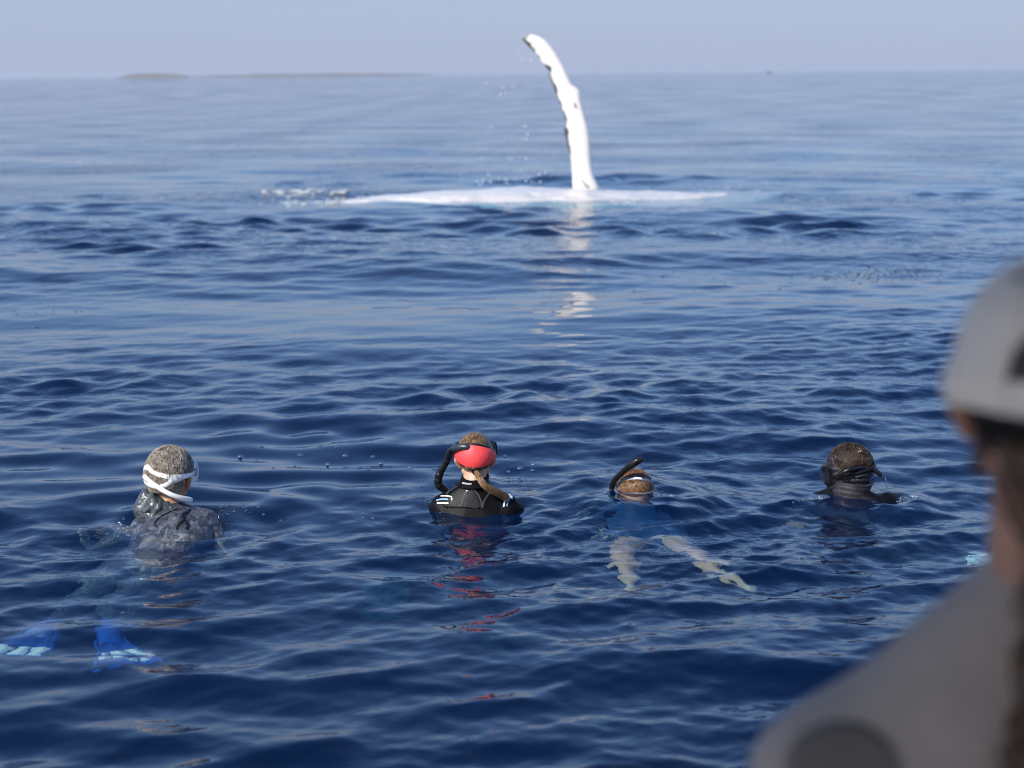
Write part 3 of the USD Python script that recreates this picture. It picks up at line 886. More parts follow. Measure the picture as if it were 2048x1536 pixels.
# ---------------------------------------------------------------- swimmer with the coral mask strap
def coral_strap_swimmer():
    head = Head(at_y(951, 917, A2[1] + 0.05), (0.05, 1, 0.02), (-0.02, 0, 1), 0.97)
    J = dict(neck=at_y(946, 982, A2[1] - 0.01), sh_l=A2 + (-0.142, -0.01, -0.004), sh_r=A2 + (0.142, -0.01, -0.008), chest=A2 + (0, -0.03, -0.085), waist=A2 + (0.0, -0.16, -0.30), pelvis=A2 + (0.0, -0.26, -0.46),
             hip_l=A2 + (-0.08, -0.30, -0.47), hip_r=A2 + (0.08, -0.30, -0.47), kn_l=A2 + (-0.15, -0.55, -0.78), kn_r=A2 + (0.12, -0.50, -0.82), an_l=under(822, 1122, 0.75), an_r=A2 + (0.10, -0.80, -1.20),
             el_l=A2 + (-0.215, 0.10, -0.075), wr_l=A2 + (-0.19, 0.24, -0.05), el_r=A2 + (0.225, 0.10, -0.09), wr_r=A2 + (0.21, 0.30, -0.065), palm_l=np.array([0, 0, -1.0]), palm_r=np.array([0, 0, -1.0]))
    J['pt_l'], J['pt_r'] = np.array([0.5, 0.8, 0.15]), np.array([0.1, 1, 0.42])
    J['toe_l'], J['toe_r'] = J['an_l'] + (-0.02, -0.10, -0.02), J['an_r'] + (0.0, -0.12, -0.03)
    t = thing('person', 'long-haired snorkeller in a black wetsuit with a ponytail, second swimmer from the left', 'person', A2)
    part('body', figure(J, head, 0.93), SKIN, t, True)
    suit = figure(J, head, 0.95, 0.007, ('trunk', 'arms', 'legs', 'feet'), 0.012)
    part('wetsuit', suit, BLACK_NEO, t, True)
    sk = Skin(suit)
    y0 = A2[1]
    q = lambda zx, zy, dy=None: sk.hit(780 + zx / 6.02, 840 + zy / 6.02, y0 - 0.06) if dy is None else at_y(780 + zx / 6.02, 840 + zy / 6.02, y0 + dy)
    # collar
    n0, n1 = J['neck'] + (0.0, -0.004, 0.030), head.world((0, -0.026, -0.074))
    ring = lambda c, r, k: c + np.stack([r * np.cos(k), r * np.sin(k) * 0.95, 0 * k], -1)
    k = np.linspace(0, 2 * PI, 41)
    col = np.stack([ring(n0, 0.076, k), ring(n0 * 0.6 + n1 * 0.4, 0.066, k), ring(n1, 0.0615, k)], 1); inn = np.stack([ring(n0, 0.062, k), ring(n0 * 0.6 + n1 * 0.4, 0.058, k), ring(n1, 0.057, k)], 1)
    collar = slab(col, inn)
    c_ = part('collar', collar, BLACK_NEO, t, 50)
    ck = Skin(trimesh.Trimesh(*[collar.vertices, collar.faces]).subdivide().subdivide())
    tx = meshkit.text_mesh('OCEANIC', 0.0075, 0.002, True)
    v = np.array(tx.vertices); v[:, 0] -= v[:, 0].mean()
    w_ = v[:, 0].max() - v[:, 0].min(); v[:, 0] *= 0.050 / w_
    cen = n0 * 0.55 + n1 * 0.45
    ang = -PI / 2 - 0.50 + v[:, 0] / 0.070
    rr = 0.0690 + v[:, 2]
    tw = np.stack([cen[0] + rr * np.cos(ang), cen[1] + rr * np.sin(ang) * 0.95, cen[2] + v[:, 1] - 0.004 + 0 * ang], 1)
    part('lettering', trimesh.Trimesh(tw, tx.faces, process=False), WHITE_PRINT, c_, False)
    part('back_panel', _patch(sk, [q(700, 830), q(1000, 830), q(1060, 930), q(1095, 1050)], [q(640, 1040), q(760, 1060), q(900, 1060), q(1050, 1075)]), WET_PANEL, t, True)
    for pts, w, m_ in (([q(650, 850), q(800, 812), q(980, 820), q(1040, 880), q(1085, 960), q(1105, 1060)], 0.009, SEAM), ([q(1240, 830), q(1190, 890), q(1140, 960), q(1115, 1050)], 0.008, SEAM),
                       ([q(615, 920), q(670, 918), q(750, 930)], 0.005, WHITE_PRINT), ([q(560, 975), q(620, 958), q(700, 960)], 0.006, BLUE_PRINT), ([q(570, 1002), q(630, 1003), q(705, 1000)], 0.006, WHITE_PRINT),
                       ([q(1368, 1045), q(1385, 970), q(1430, 905), q(1500, 880)], 0.007, WHITE_PRINT), ([q(1405, 1040), q(1425, 975), q(1460, 920), q(1510, 895)], 0.005, BLUE_PRINT)):
        part('stripe' if m_ is not SEAM else 'seam', sk.stripe(pts, w, 0.0025, 0.002, 34), m_, t, 40)
    low = lambda a: -26 - 6 * np.cos(np.radians(a)) + 42 * _smooth(58, 100, np.abs(a)) + 6 * _smooth(100, 180, np.abs(a))
    h = part('hair', hair_cap(head, low, 0.007, rough=0.15, seed=2, n=140, m=40, freq=12), HAIR_FAIR, t, True)
    # hair combed back to a tie at the nape
    tie_az, tie_el = math.radians(4), math.radians(-24)
    td = Head.dirs(tie_az, tie_el)
    az, el = scalp_points(low, 2600, RNG)
    r0 = Head.dirs(az, el); kk = 9; s = np.linspace(0, 1, kk)
    om = np.arccos(np.clip(r0 @ td, -0.999, 0.999))
    D = (np.sin((1 - s)[None] * om[:, None])[..., None] * r0[:, None] + np.sin(s[None] * om[:, None])[..., None] * td) / np.sin(om)[:, None, None]
    A, E = np.arctan2(D[..., 0], -D[..., 1]), np.arcsin(np.clip(D[..., 2], -1, 1))
    jit = RNG.normal(0, 0.02, (len(az), 1)) * np.sin(s * PI)[None]
    p = head.on(A + jit, E + jit, 0.0075 + RNG.uniform(-0.001, 0.003, (len(az), 1)) + 0.010 * _smooth(0.6, 1.0, s)[None])
    strands('hair_strand', p, 0.0028, HAIR_FAIR, h)
    tie = head.on(tie_az, tie_el, 0.016)
    kq = np.linspace(0, 2 * PI, 25)
    part('hair_tie', trimesh.util.concatenate([tube(tie + np.stack([0.016 * np.cos(kq), -0.004 + 0 * kq, 0.013 * np.sin(kq)], 1), 0.0045, 8, 40, cap=False), tube([tie + (-0.030, 0, 0.0), tie + (0.0, -0.012, 0.010), tie + (0.022, -0.004, 0.008)], 0.004, 8, 16)]), BLACK_RUBBER, h, 40)
    tail = np.array([tie, tie + (0.010, -0.030, -0.016), q(1085, 715, -0.110), q(1140, 790, -0.120), q(1225, 845, -0.112), q(1320, 890, -0.09), q(1405, 938, -0.07)])
    core = spline(tail, 22)
    part('ponytail', tube(tail, [0.007, 0.006, 0.005, 0.005, 0.004, 0.003, 0.002], 10, 36, flat=0.6), HAIR_FAIR, h, True)
    n = 420
    rad = np.interp(np.linspace(0, 1, 22), [0, 0.12, 0.4, 0.75, 1], [0.008, 0.0085, 0.0095, 0.010, 0.009])
    a0, r0_ = RNG.uniform(0, 2 * PI, n), np.sqrt(RNG.uniform(0.25, 1, n))
    off = np.stack([np.cos(a0) * r0_, 0.55 * np.sin(a0) * r0_ - 0.2, np.sin(a0 + 0.8) * r0_], 1)
    pp = core[None] + off[:, None] * rad[None, :, None] + RNG.normal(0, 0.0016, (n, 1, 3)) * np.linspace(0, 2.6, 22)[None, :, None]
    strands('ponytail_strand', pp, 0.0021 * np.linspace(1, 0.55, 22)[None], HAIR_FAIR, h)
    m = mask_solids(head, 'dive_mask', 'black dive mask worn on a wide coral red strap by the ponytailed swimmer', (BLACK_RUBBER, BLACK_RUBBER, BLACK_RUBBER))
    path = [(-84, 10), (-50, 13), (-15, 12), (15, 9.5), (50, 6), (88, 2)]
    part('strap_cover_edge', head.band(path, [0.050, 0.090, 0.110, 0.110, 0.092, 0.046], 0.0135, 0.0040), BLACK_RUBBER, m, 40)
    part('strap_cover', head.band(path, [0.024, 0.066, 0.087, 0.088, 0.069, 0.024], 0.0165, 0.0065), CORAL, m, 40)
    part('strap', head.band([(86, 3), (100, 4), (112, 6)], 0.014, 0.012, 0.004, 20), BLACK_RUBBER, m, 40)
    part('strap', head.band([(-86, 10), (-100, 9), (-112, 8)], 0.014, 0.012, 0.004, 20), BLACK_RUBBER, m, 40)
    snorkel('snorkel', 'long black curved snorkel rising from the water beside the coral strap', head,
            [(-0.150, 0.020, -0.150), (-0.178, 0.010, -0.115), (-0.164, 0.000, -0.060), (-0.132, -0.010, -0.006), (-0.115, -0.030, 0.036), (-0.085, -0.075, 0.066), (-0.055, -0.098, 0.078)],
            [0.017, 0.018, 0.016, 0.0145, 0.015, 0.015, 0.014], BLACK_RUBBER, ([(-0.088, -0.078, 0.068), (-0.055, -0.100, 0.080), (-0.028, -0.108, 0.081)], [0.016, 0.016, 0.014]), GREYBLUE, (0.12, 0.20, 0.28, 0.55, 0.66, 0.72))
    up = np.array([0.1, -0.3, 1.0])
    swim_fin('dark teal swim fin deep under water in front of the coral strap swimmer', J['an_l'], J['toe_l'], J['toe_l'] + np.array([-0.10, -0.42, -0.06]), up, 0.20, (BLACK_RUBBER, FIN_TEAL, FIN_TEAL), False)


def _patch(sk, top, bottom, n=26, m=14):
    a, b = spline(top, n), spline(bottom, n)
    t = np.linspace(0, 1, m)[None, :, None]
    g = a[:, None] * (1 - t) + b[:, None] * t
    up, _ = sk.lay(g, 0); up, _ = sk.lay(up, 0.0035); dn, _ = sk.lay(g, -0.006)
    return slab(up, dn)


# ---------------------------------------------------------------- swimmer with only the crown out of the water
def low_swimmer():
    head = Head(at_y(1270, 991, A3[1] + 0.03), (0.0, 1, -0.30), (0.0, 0.30, 1), 1.0)
    hip = under(1300, 1062, 0.31)
    J = dict(neck=A3 + (0.0, -0.05, -0.15), sh_l=A3 + (-0.11, -0.08, -0.25), sh_r=A3 + (0.11, -0.08, -0.25), chest=A3 + (0.01, -0.22, -0.30), waist=A3 * 0.5 + hip * 0.5 + (0, 0, -0.12), pelvis=hip + (0, 0, -0.02),
             hip_l=hip + (-0.09, -0.05, -0.02), hip_r=hip + (0.09, -0.05, -0.02), kn_l=under(1244, 1106, 0.22), kn_r=under(1388, 1098, 0.21), an_l=under(1264, 1166, 0.31), an_r=under(1468, 1158, 0.31),
             toe_l=under(1270, 1190, 0.35), toe_r=under(1500, 1174, 0.35),
             el_l=A3 + (-0.15, 0.05, -0.55), wr_l=A3 + (-0.10, 0.28, -0.55), el_r=A3 + (0.15, 0.05, -0.55), wr_r=A3 + (0.10, 0.28, -0.55))
    J['pt_l'], J['pt_r'] = np.array([0.2, 1, 0.25]), np.array([-0.2, 1, 0.25])
    t = thing('person', 'brown-haired snorkeller in a blue shirt, only the crown above water, pale legs spread below', 'person', A3)
    part('body', figure(J, head, 0.95), SKIN_PALE, t, True)
    part('shirt', figure(J, head, 0.97, 0.008, ('trunk',), 0.016), BLUE_SHIRT, t, True)
    part('shorts', figure(J, head, 0.97, 0.010, ('shorts',), 0.016), BLUE_SHIRT, t, True) if False else None
    low = lambda a: -44 - 8 * np.cos(np.radians(a)) + 60 * _smooth(48, 100, np.abs(a))
    h = part('hair', hair_cap(head, low, 0.006, rough=0.22, seed=5, n=160, m=50, freq=15), HAIR_BROWN, t, True)
    az, el = scalp_points(low, 3600, RNG)
    hair_strands('hair_strand', head, az, el, 0.040, lambda a, e: (0.12 * np.sin(7 * a), -1.0 + 0 * a), 0.0032, HAIR_BROWN, h, lift=0.004, curl=0.04, root=0.0062)
    m = mask_solids(head, 'dive_mask', 'dive mask with a grey split strap looped around wet brown hair', (BLACK_RUBBER, BLACK_RUBBER, GREY_RUBBER))
    tl = math.degrees(math.atan(0.30))
    part('strap', head.band([(-100, 14), (-70, 14 + 4), (-35, 33 - tl * 0.3 + 4), (0, 40 - tl * 0.5), (35, 35 - tl * 0.3), (72, 20), (100, 14)], 0.014, 0.010), GREY_RUBBER, m, 40)
    part('strap', head.band([(-76, 12), (-50, -2), (-20, -8), (20, -8), (52, -2), (78, 12)], 0.012, 0.010), GREY_RUBBER, m, 40)
    part('logo_patch', head.band([(-8, 40 - tl * 0.5 - 0.5), (3, 40 - tl * 0.5), (14, 39 - tl * 0.5)], 0.0095, 0.0135, 0.0022, 16), WHITE_PRINT, m, 40)
    W = lambda zx, zy, dy: at_y(1140 + zx / 4.876, 880 + zy / 4.876, A3[1] + dy)
    loc = lambda zx, zy, dy: ((W(zx, zy, dy) - head.c) @ head.R)
    snorkel('snorkel', 'glossy black snorkel arching over the low swimmer\'s wet brown head', head,
            [loc(405, 500, 0.02), loc(415, 440, 0.00), loc(450, 375, -0.03), loc(510, 315, -0.06), loc(575, 262, -0.085), loc(635, 222, -0.10), loc(690, 192, -0.105)],
            [0.0130, 0.0135, 0.0140, 0.0140, 0.0150, 0.0175, 0.0130], BLACK_RUBBER, ([loc(560, 278, -0.08), loc(615, 228, -0.098), loc(660, 200, -0.106)], [0.014, 0.0185, 0.0150]), BLACK_RUBBER)


# ---------------------------------------------------------------- swimmer wrapped in a dark neck gaiter
def gaiter_swimmer():
    y0 = A4[1]
    head = Head(at_y(1696, 940, y0 + 0.02), (-0.86, 0.50, -0.08), (-0.10, 0.0, 1), 0.89)
    J = dict(neck=A4 + (0.015, 0.0, 0.000), sh_l=A4 + (-0.12, 0.08, -0.085), sh_r=A4 + (0.13, -0.06, -0.060), chest=A4 + (0.01, 0.0, -0.19), waist=A4 + (0.06, -0.14, -0.36), pelvis=A4 + (0.12, -0.22, -0.50),
             hip_l=A4 + (0.06, -0.18, -0.52), hip_r=A4 + (0.17, -0.28, -0.52), kn_l=A4 + (0.30, -0.40, -0.60), kn_r=A4 + (0.38, -0.52, -0.55), an_l=A4 + (0.58, -0.62, -0.55), an_r=A4 + (0.62, -0.82, -0.45),
             el_l=A4 + (-0.20, 0.16, -0.32), wr_l=A4 + (-0.22, 0.14, -0.46), el_r=A4 + (0.185, -0.03, -0.035), wr_r=A4 + (0.30, 0.08, -0.075))
    J['toe_l'], J['toe_r'] = J['an_l'] + (0.10, -0.08, -0.02), J['an_r'] + (0.10, -0.06, 0.0)
    J['pt_l'] = np.array([0.3, -0.6, 0.0])
    t = thing('person', 'dark-haired snorkeller with head wrapped in a charcoal gaiter, farthest right of the swimmers', 'person', A4)
    part('body', figure(J, head, 0.97), SKIN_TAN, t, True)
    part('wetsuit', figure(J, head, 1.0, 0.007, ('trunk', 'arms', 'legs'), 0.014), BLACK_NEO, t, True)
    low = lambda a: -20 + 38 * _smooth(70, 125, np.abs(a))
    h = part('hair', hair_cap(head, low, 0.010, rough=0.50, seed=8, n=160, m=50, freq=10), HAIR_DARK, t, True)
    az, el = scalp_points(low, 3000, RNG)
    hair_strands('hair_strand', head, az, el, 0.038, lambda a, e: (0.7 * np.sin(3 * a + 2), -0.35 + 0.8 * np.cos(4 * e + 2 * a)), 0.0034, HAIR_DARK, h, lift=0.018, curl=0.24, root=0.010)
    n, m = 120, 40
    az = np.radians(np.linspace(-180, 180, n)); top = np.radians(-6 + 48 * _smooth(76, 136, np.abs(np.degrees(az)) + 8 * np.sin(az)))
    bot = np.radians(-58.0)
    tt = np.linspace(0, 1, m)
    A = np.broadcast_to(az[:, None], (n, m)); E = bot + (top[:, None] - bot) * tt
    u = np.degrees(E) + 9 * np.sin(A * 1.0 + 0.5) - 10 * np.cos(A)
    f = 0.5 + 0.5 * np.sin(u / 9.5 * 2 * PI / 1.5 + 1.2 * np.sin(2 * A))
    f2 = meshkit.fbm(Head.dirs(A, E).reshape(-1, 3) * 12 + 3.1, 3).reshape(n, m); f2[-1] = f2[0]
    off = 0.027 + 0.007 * np.abs(f) ** 0.7 + 0.018 * (f2 - f2.mean())
    off[:, -1] -= 0.006
    g = part('neck_gaiter', head.shell(A, E, off, 0.002), CHARCOAL_KNIT, t, True)
    kk = np.linspace(0, 2 * PI, 61); zz = np.linspace(0, 1, 16)
    b0, b1 = J['neck'] + (0, 0, -0.02), head.world((0, -0.025, -0.055))
    rr = 0.078 + 0.0035 * np.abs(np.sin(zz * 9 + 2 * zz ** 2)) + 0.012 * zz
    tg = (b0 + (b1 - b0) * zz[None, :, None]) + np.stack([np.cos(kk)[:, None] * rr, np.sin(kk)[:, None] * rr, 0.012 * np.sin(kk + 1)[:, None] * (1 - zz) + 0.008 * np.sin(2 * kk)[:, None] * np.ones(16)], -1)
    ti = (b0 + (b1 - b0) * zz[None, :, None]) + np.stack([np.cos(kk)[:, None] * 0.058 * np.ones(16), np.sin(kk)[:, None] * 0.058 * np.ones(16), 0 * kk[:, None] + 0 * zz], -1)
    part('gathered_edge', slab(tg, ti), CHARCOAL_KNIT, g, True)
    ms = mask_solids(head, 'dive_mask', 'black dive mask strapped over the charcoal gaiter of the farthest right swimmer', (BLACK_RUBBER, BLACK_RUBBER, BLACK_RUBBER), de=-16.0)
    part('strap', head.band([(-150, -14), (-115, -16), (-70, -6), (-20, 2), (20, 6), (60, 2), (110, -8), (150, -14)], 0.013, 0.036, 0.004, 110), BLACK_RUBBER, ms, 40)
    W = lambda zx, zy, dy: at_y(1560 + zx / 6.02, 860 + zy / 6.02, y0 + dy)
    loc = lambda zx, zy, dy: ((W(zx, zy, dy) - head.c) @ head.R)
    snorkel('snorkel', 'short black snorkel dripping behind the gaiter-wrapped head', head,
            [loc(700, 545, -0.10), loc(860, 470, -0.115), loc(1000, 446, -0.08), loc(1100, 448, -0.06), loc(1180, 485, -0.06), loc(1255, 545, -0.06)], [0.010, 0.011, 0.013, 0.0135, 0.0125, 0.0105], BLACK_RUBBER)
    tt = thing('dripping_water', 'thin string of drops falling from the short black snorkel tip', 'water drops', W(1262, 560, -0.06))
    for i in range(9):
        c = W(1264 + 3.6 * i + 2 * math.sin(i * 2), 572 + 13 * i, -0.06)
        part('drop', trimesh.creation.icosphere(2, 0.0022 + 0.001 * (i % 3)).apply_transform(np.diag([1, 1, 1.7, 1])).apply_translation(c), CLEAR_DROP, tt, True)
    swim_fin('pale tipped dark swim fin under water below the gaiter-wrapped swimmer', J['an_r'], J['toe_r'], under(1935, 1112, 0.25), np.array([0.1, -0.1, 1.0]), 0.19, (BLACK_RUBBER, FIN_TEAL, FIN_WHITE), True)


CLEAR_DROP = usdkit.material(stage, '/World/Looks/water_drop', {
    'f': ('fresnel', {'IOR': 1.45}), 'g': ('glossy_bsdf', {'color': (1, 1, 1), 'roughness': 0.06}), 't': ('transparent_bsdf', {'color': (0.93, 0.95, 0.97)}),
    'a': ('math', {'math_type': 'multiply_add', 'value2': 1.0, 'value3': 0.30}), 'm': ('mix_closure', {})},
    [('f.fac', 'a.value1'), ('a.value', 'm.fac'), ('t.BSDF', 'm.closure1'), ('g.BSDF', 'm.closure2')], surface='m.closure')
FOAM = usdkit.material(stage, '/World/Looks/sea_foam', {
    'tc': ('texture_coordinate', {}), 'n': ('noise_texture', {'scale': 22.0, 'detail': 4.0}), 'r': ('rgb_ramp', {'ramp': [(0.35, (0.55, 0.60, 0.62)), (0.65, (0.82, 0.83, 0.83))]}),
    'd': ('principled_bsdf', {'roughness': 0.6, 'coat_weight': 0.2}), 't': ('transparent_bsdf', {}), 'm': ('mix_closure', {'fac': 0.45})},
    [('tc.object', 'n.vector'), ('n.fac', 'r.fac'), ('r.color', 'd.base_color'), ('d.BSDF', 'm.closure1'), ('t.BSDF', 'm.closure2')], surface='m.closure')

# ---------------------------------------------------------------- the whale
WB = at_z(1172, 382)


def set_pale(prim, v):
    pv = UsdGeom.PrimvarsAPI(prim).CreatePrimvar('pale', Sdf.ValueTypeNames.FloatArray, 'vertex')
    pv.Set(Vt.FloatArray.FromNumpy(np.asarray(v, np.float32)))


def loft(rings):
    """closed mesh through rings (n, m, 3)"""
    n, m, _ = rings.shape
    i, j = np.meshgrid(np.arange(n - 1), np.arange(m), indexing='ij'); j2 = (j + 1) % m
    q = np.stack([i * m + j, i * m + j2, (i + 1) * m + j2, (i + 1) * m + j], -1).reshape(-1, 4)
    V = np.vstack([rings.reshape(-1, 3), rings[0].mean(0)[None], rings[-1].mean(0)[None]])
    k = np.arange(m); k2 = (k + 1) % m
    F = np.vstack([q[:, [0, 1, 2]], q[:, [0, 2, 3]], np.stack([np.full(m, n * m), k2, k], 1), np.stack([np.full(m, n * m + 1), (n - 1) * m + k, (n - 1) * m + k2], 1)])
    t = trimesh.Trimesh(V, F, process=False)
    t.fix_normals()
    return t


def whale():
    skin = attr_look('whale_skin', (0.018, 0.022, 0.028), (0.62, 0.595, 0.565), 0.30)
    t = thing('humpback_whale', 'humpback whale rolled on its side with one long white flipper raised, awash at the surface', 'whale', WB)
    nose, tail = at_z(1560, 381), at_z(560, 404)
    ax = unit((nose - tail) * [1, 1, 0]); L = np.linalg.norm((nose - tail)[:2])
    side = np.array([ax[1], -ax[0], 0])                     # towards the camera
    if side[1] > 0: side = -side
    s = np.linspace(0, 1, 220)
    rad = np.interp(s, [0, .03, .08, .16, .28, .42, .58, .74, .88, 1], [.10, .36, .60, .82, .98, 1.0, .82, .52, .28, .16])
    from scipy.ndimage import gaussian_filter1d
    rad = gaussian_filter1d(rad, 3)
    top = gaussian_filter1d(np.interp(s, [0, .05, .15, .25, .32, .42, .55, .68, .80, .90, .97, 1], [-.16, -.055, -.015, .015, .05, .105, .145, .115, .055, .0, -.10, -.25]), 4)
    m = 96
    th = np.arange(m) * 2 * PI / m
    ctr = nose[None] * (1 - s)[:, None] + tail[None] * s[:, None]
    ctr = ctr + side[None] * (0.10 * np.sin(s * PI))[:, None]
    ctr[:, 2] = top - rad * 0.66
    belly = math.radians(28)                                # the white side faces up and a little to the camera
    groove = 0.013 * np.cos(th * 30)[None] * _smooth(0.62, 0.50, s)[:, None] * _smooth(0.02, 0.10, s)[:, None] * (np.cos(th - PI / 2 + belly) > 0.0)[None]
    R = rad[:, None] * np.ones(m)[None] + groove
    P = ctr[:, None] + side * (R * np.where(np.cos(th) > 0, 1.65, 1.2) * np.cos(th))[..., None] + np.array([0, 0, 1.0]) * (R * np.sin(th) * 0.66)[..., None]
    nz = meshkit.fbm(P.reshape(-1, 3) * 1.2, 4, 2).reshape(P.shape[:2])
    P = P + np.array([0, 0, 1.0]) * (0.09 * (nz - nz.mean()))[..., None]
    n2 = meshkit.fbm(P.reshape(-1, 3) * 5.0, 3, 8).reshape(P.shape[:2])
    P = P + np.array([0, 0, 1.0]) * (0.045 * (n2 - n2.mean()))[..., None]
    mesh = loft(P)
    pale = _smooth(-0.22, 0.02, np.cos(th - PI / 2 + belly)[None] + 0.35 * (nz - nz.mean()))
    # behind the spine and on the upper jaw the skin is dark
    pb = part('body', mesh, skin, t, True)
    set_pale(pb, np.concatenate([pale.ravel(), [0.6, 0.5]]))
    # raised flipper: outline measured against the horizon line, built as a lens-shaped limb
    Lz = [(795, 1440), (788, 1320), (780, 1215), (750, 1060), (728, 960), (722, 915), (738, 900), (737, 860), (715, 800), (690, 720), (660, 650), (620, 540), (592, 472), (600, 440), (562, 395), (522, 345), (497, 300), (455, 258), (400, 205), (368, 168), (360, 150)]
    Rz = [(1022, 1440), (985, 1370), (960, 1310), (945, 1220), (938, 1050), (930, 960), (900, 850), (872, 740), (852, 655), (860, 615), (832, 580), (785, 560), (745, 470), (720, 420), (700, 378), (652, 290), (620, 248), (580, 190), (510, 140), (450, 122), (405, 119)]
    tl = np.linspace(0, 1, len(Lz))
    n = 170
    u = np.linspace(0, 1, n)

    def edge(pts):
        p = np.array([at_y(960 + a / 4.266, 40 + b / 4.266, WB[1]) for a, b in pts])
        d = np.concatenate([[0], np.cumsum(np.linalg.norm(np.diff(p, axis=0), axis=1))]); d /= d[-1]
        return np.stack([np.interp(u, d, p[:, k]) for k in range(3)], 1)
    A, B = edge(Lz), edge(Rz)
    A = gaussian_filter1d(A, 1.0, axis=0, mode='nearest'); B = gaussian_filter1d(B, 2.2, axis=0, mode='nearest')
    mm = 40
    a = np.arange(mm) * 2 * PI / mm
    mid, half = (A + B) / 2, (B - A) / 2 * 1.03
    w = np.linalg.norm(half, axis=1)
    thick = np.minimum(0.105, w * 0.50) * (0.40 + 0.60 * np.sqrt(np.clip(1 - u, 0, 1)))
    c = np.cos(a); prof = np.sin(a) * (0.55 + 0.45 * c) * 1.15                         # thin trailing edge at the left, blunt leading edge
    P = mid[:, None] + half[:, None] * c[None, :, None] + np.array([0, 1.0, 0]) * (thick[:, None] * prof[None])[..., None]
    P = P + np.array([0, 1.0, 0]) * (0.22 * u ** 2)[:, None, None]
    foot = P[:1] + (np.array([-0.02, 0.05, -0.30]))
    P = np.vstack([foot, P])
    bump = meshkit.fbm(P.reshape(-1, 3) * 5, 3, 4).reshape(P.shape[:2])
    P = P + np.array([0, 1.0, 0]) * (0.008 * (bump - bump.mean()) * np.sin(a)[None])[..., None]
    fm = loft(P)
    uu = np.concatenate([[0], u])
    e = (1 + c)[None] * np.concatenate([[w[0]], w])[:, None]                          # metres from the trailing edge
    nz2 = meshkit.fbm(P.reshape(-1, 3) * 4.5, 4, 6).reshape(P.shape[:2]); nz2 = nz2 - nz2.mean()
    dark = _smooth(0.034, 0.018, e + 0.16 * nz2 - 0.010 * _smooth(0.55, 0.95, uu)[:, None]) * _smooth(0.10, 0.25, uu)[:, None]
    dark = np.maximum(dark, _smooth(0.965, 0.985, uu[:, None] + 0.12 * nz2) * np.ones(mm))
    fl = part('flipper', fm, skin, t, True)
    set_pale(fl, np.concatenate([(1 - dark).ravel(), [1, 0.1]]))
    sk = Skin(fm)
    dk = paint('dark_scar', (0.015, 0.014, 0.014), 0.4)
    q = lambda zx, zy: at_y(960 + zx / 4.266, 40 + zy / 4.266, WB[1] - 0.2)
    part('dark_spot', sk.stripe([q(796, 703), q(806, 726), q(820, 755)], [0.010, 0.034, 0.006], 0.004, 0.004, 16), dk, fl, 40)
    part('crease', sk.stripe([q(835, 1352), q(865, 1392), q(920, 1440)], [0.006, 0.024, 0.034], 0.003, 0.004, 16), paint('brown_crease', (0.20, 0.14, 0.10), 0.5), fl, 40)
    # dark back behind the flipper
    bk = soften(hull((at_z(1205, 366) + (0, 0.25, -0.16), 0.20), (at_z(1228, 367) + (0, 0.25, -0.12), 0.22), (at_z(1255, 376) + (0, 0.25, -0.22), 0.16)), 0.04, 6)
    part('back', bk, paint('wet_dark_whale_skin', (0.014, 0.020, 0.032), 0.16, 0.2, 6, 0.004, 20, coat=0.7), t, True)
    # flukes and the far flipper, under water
    k = ctr[-1]
    g = []
    for q_ in (-1, 1):
        y = np.linspace(0, 1, 12)
        le = k - ax * (0.1 + 0.55 * y ** 1.4)[:, None] + side * (q_ * 1.25 * y)[:, None]
        te = k - ax * (0.60 + 0.12 * np.sin(y * PI) + 0.12 * y)[:, None] + side * (q_ * 1.25 * y)[:, None]
        gg = le[:, None] * (1 - np.linspace(0, 1, 6))[None, :, None] + te[:, None] * np.linspace(0, 1, 6)[None, :, None]
        th_ = 0.05 * np.sin(np.linspace(0.12, PI - 0.12, 6))[None, :, None] * (1 - 0.6 * y)[:, None, None] * np.array([0, 0, 1.0])
        g.append(slab(gg + th_, gg - th_))
    part('fluke', g[0], skin, t, 40); part('fluke', g[1], skin, t, 40)
    # the other flipper hangs just under the surface on the near side
    y = np.linspace(0, 1, 20)
    root, tip = at_z(1140, 399) + (0, 0, -0.42), under(940, 411, 0.30)
    cl = root[None] * (1 - y)[:, None] + tip[None] * y[:, None] + np.array([0, -0.12, 0]) * np.sin(y * PI)[:, None]
    ww = 0.50 * (1 - 0.55 * y ** 2) * np.sqrt(np.clip(1 - y ** 8, 0.02, 1))
    aa = np.arange(18) * 2 * PI / 18
    P = cl[:, None] + np.array([0.1, 1.0, 0.15]) * (ww[:, None] * np.cos(aa))[..., None] + np.array([0, -0.15, 1.0]) * (0.22 * ww[:, None] * np.sin(aa))[..., None]
    f2 = part('flipper', loft(P), skin, t, True, 'white flipper hanging under water, seen turquoise')
    set_pale(f2, np.full(20 * 18 + 2, 1.0))


def whale_water():
    """the bulge of water round the whale, foam and flying drops"""
    for px, py, sx, sy, a in ((700, 386, 2.6, 0.9, 0.05), (1500, 372, 1.6, 0.8, 0.03), (1300, 362, 3.5, 0.8, 0.05), (900, 366, 3.5, 0.8, 0.06)):
        c = at_z(px, py); BUMPS.append((c[0], c[1], sx, sy, a))


ICO = trimesh.creation.icosphere(1, 1.0)


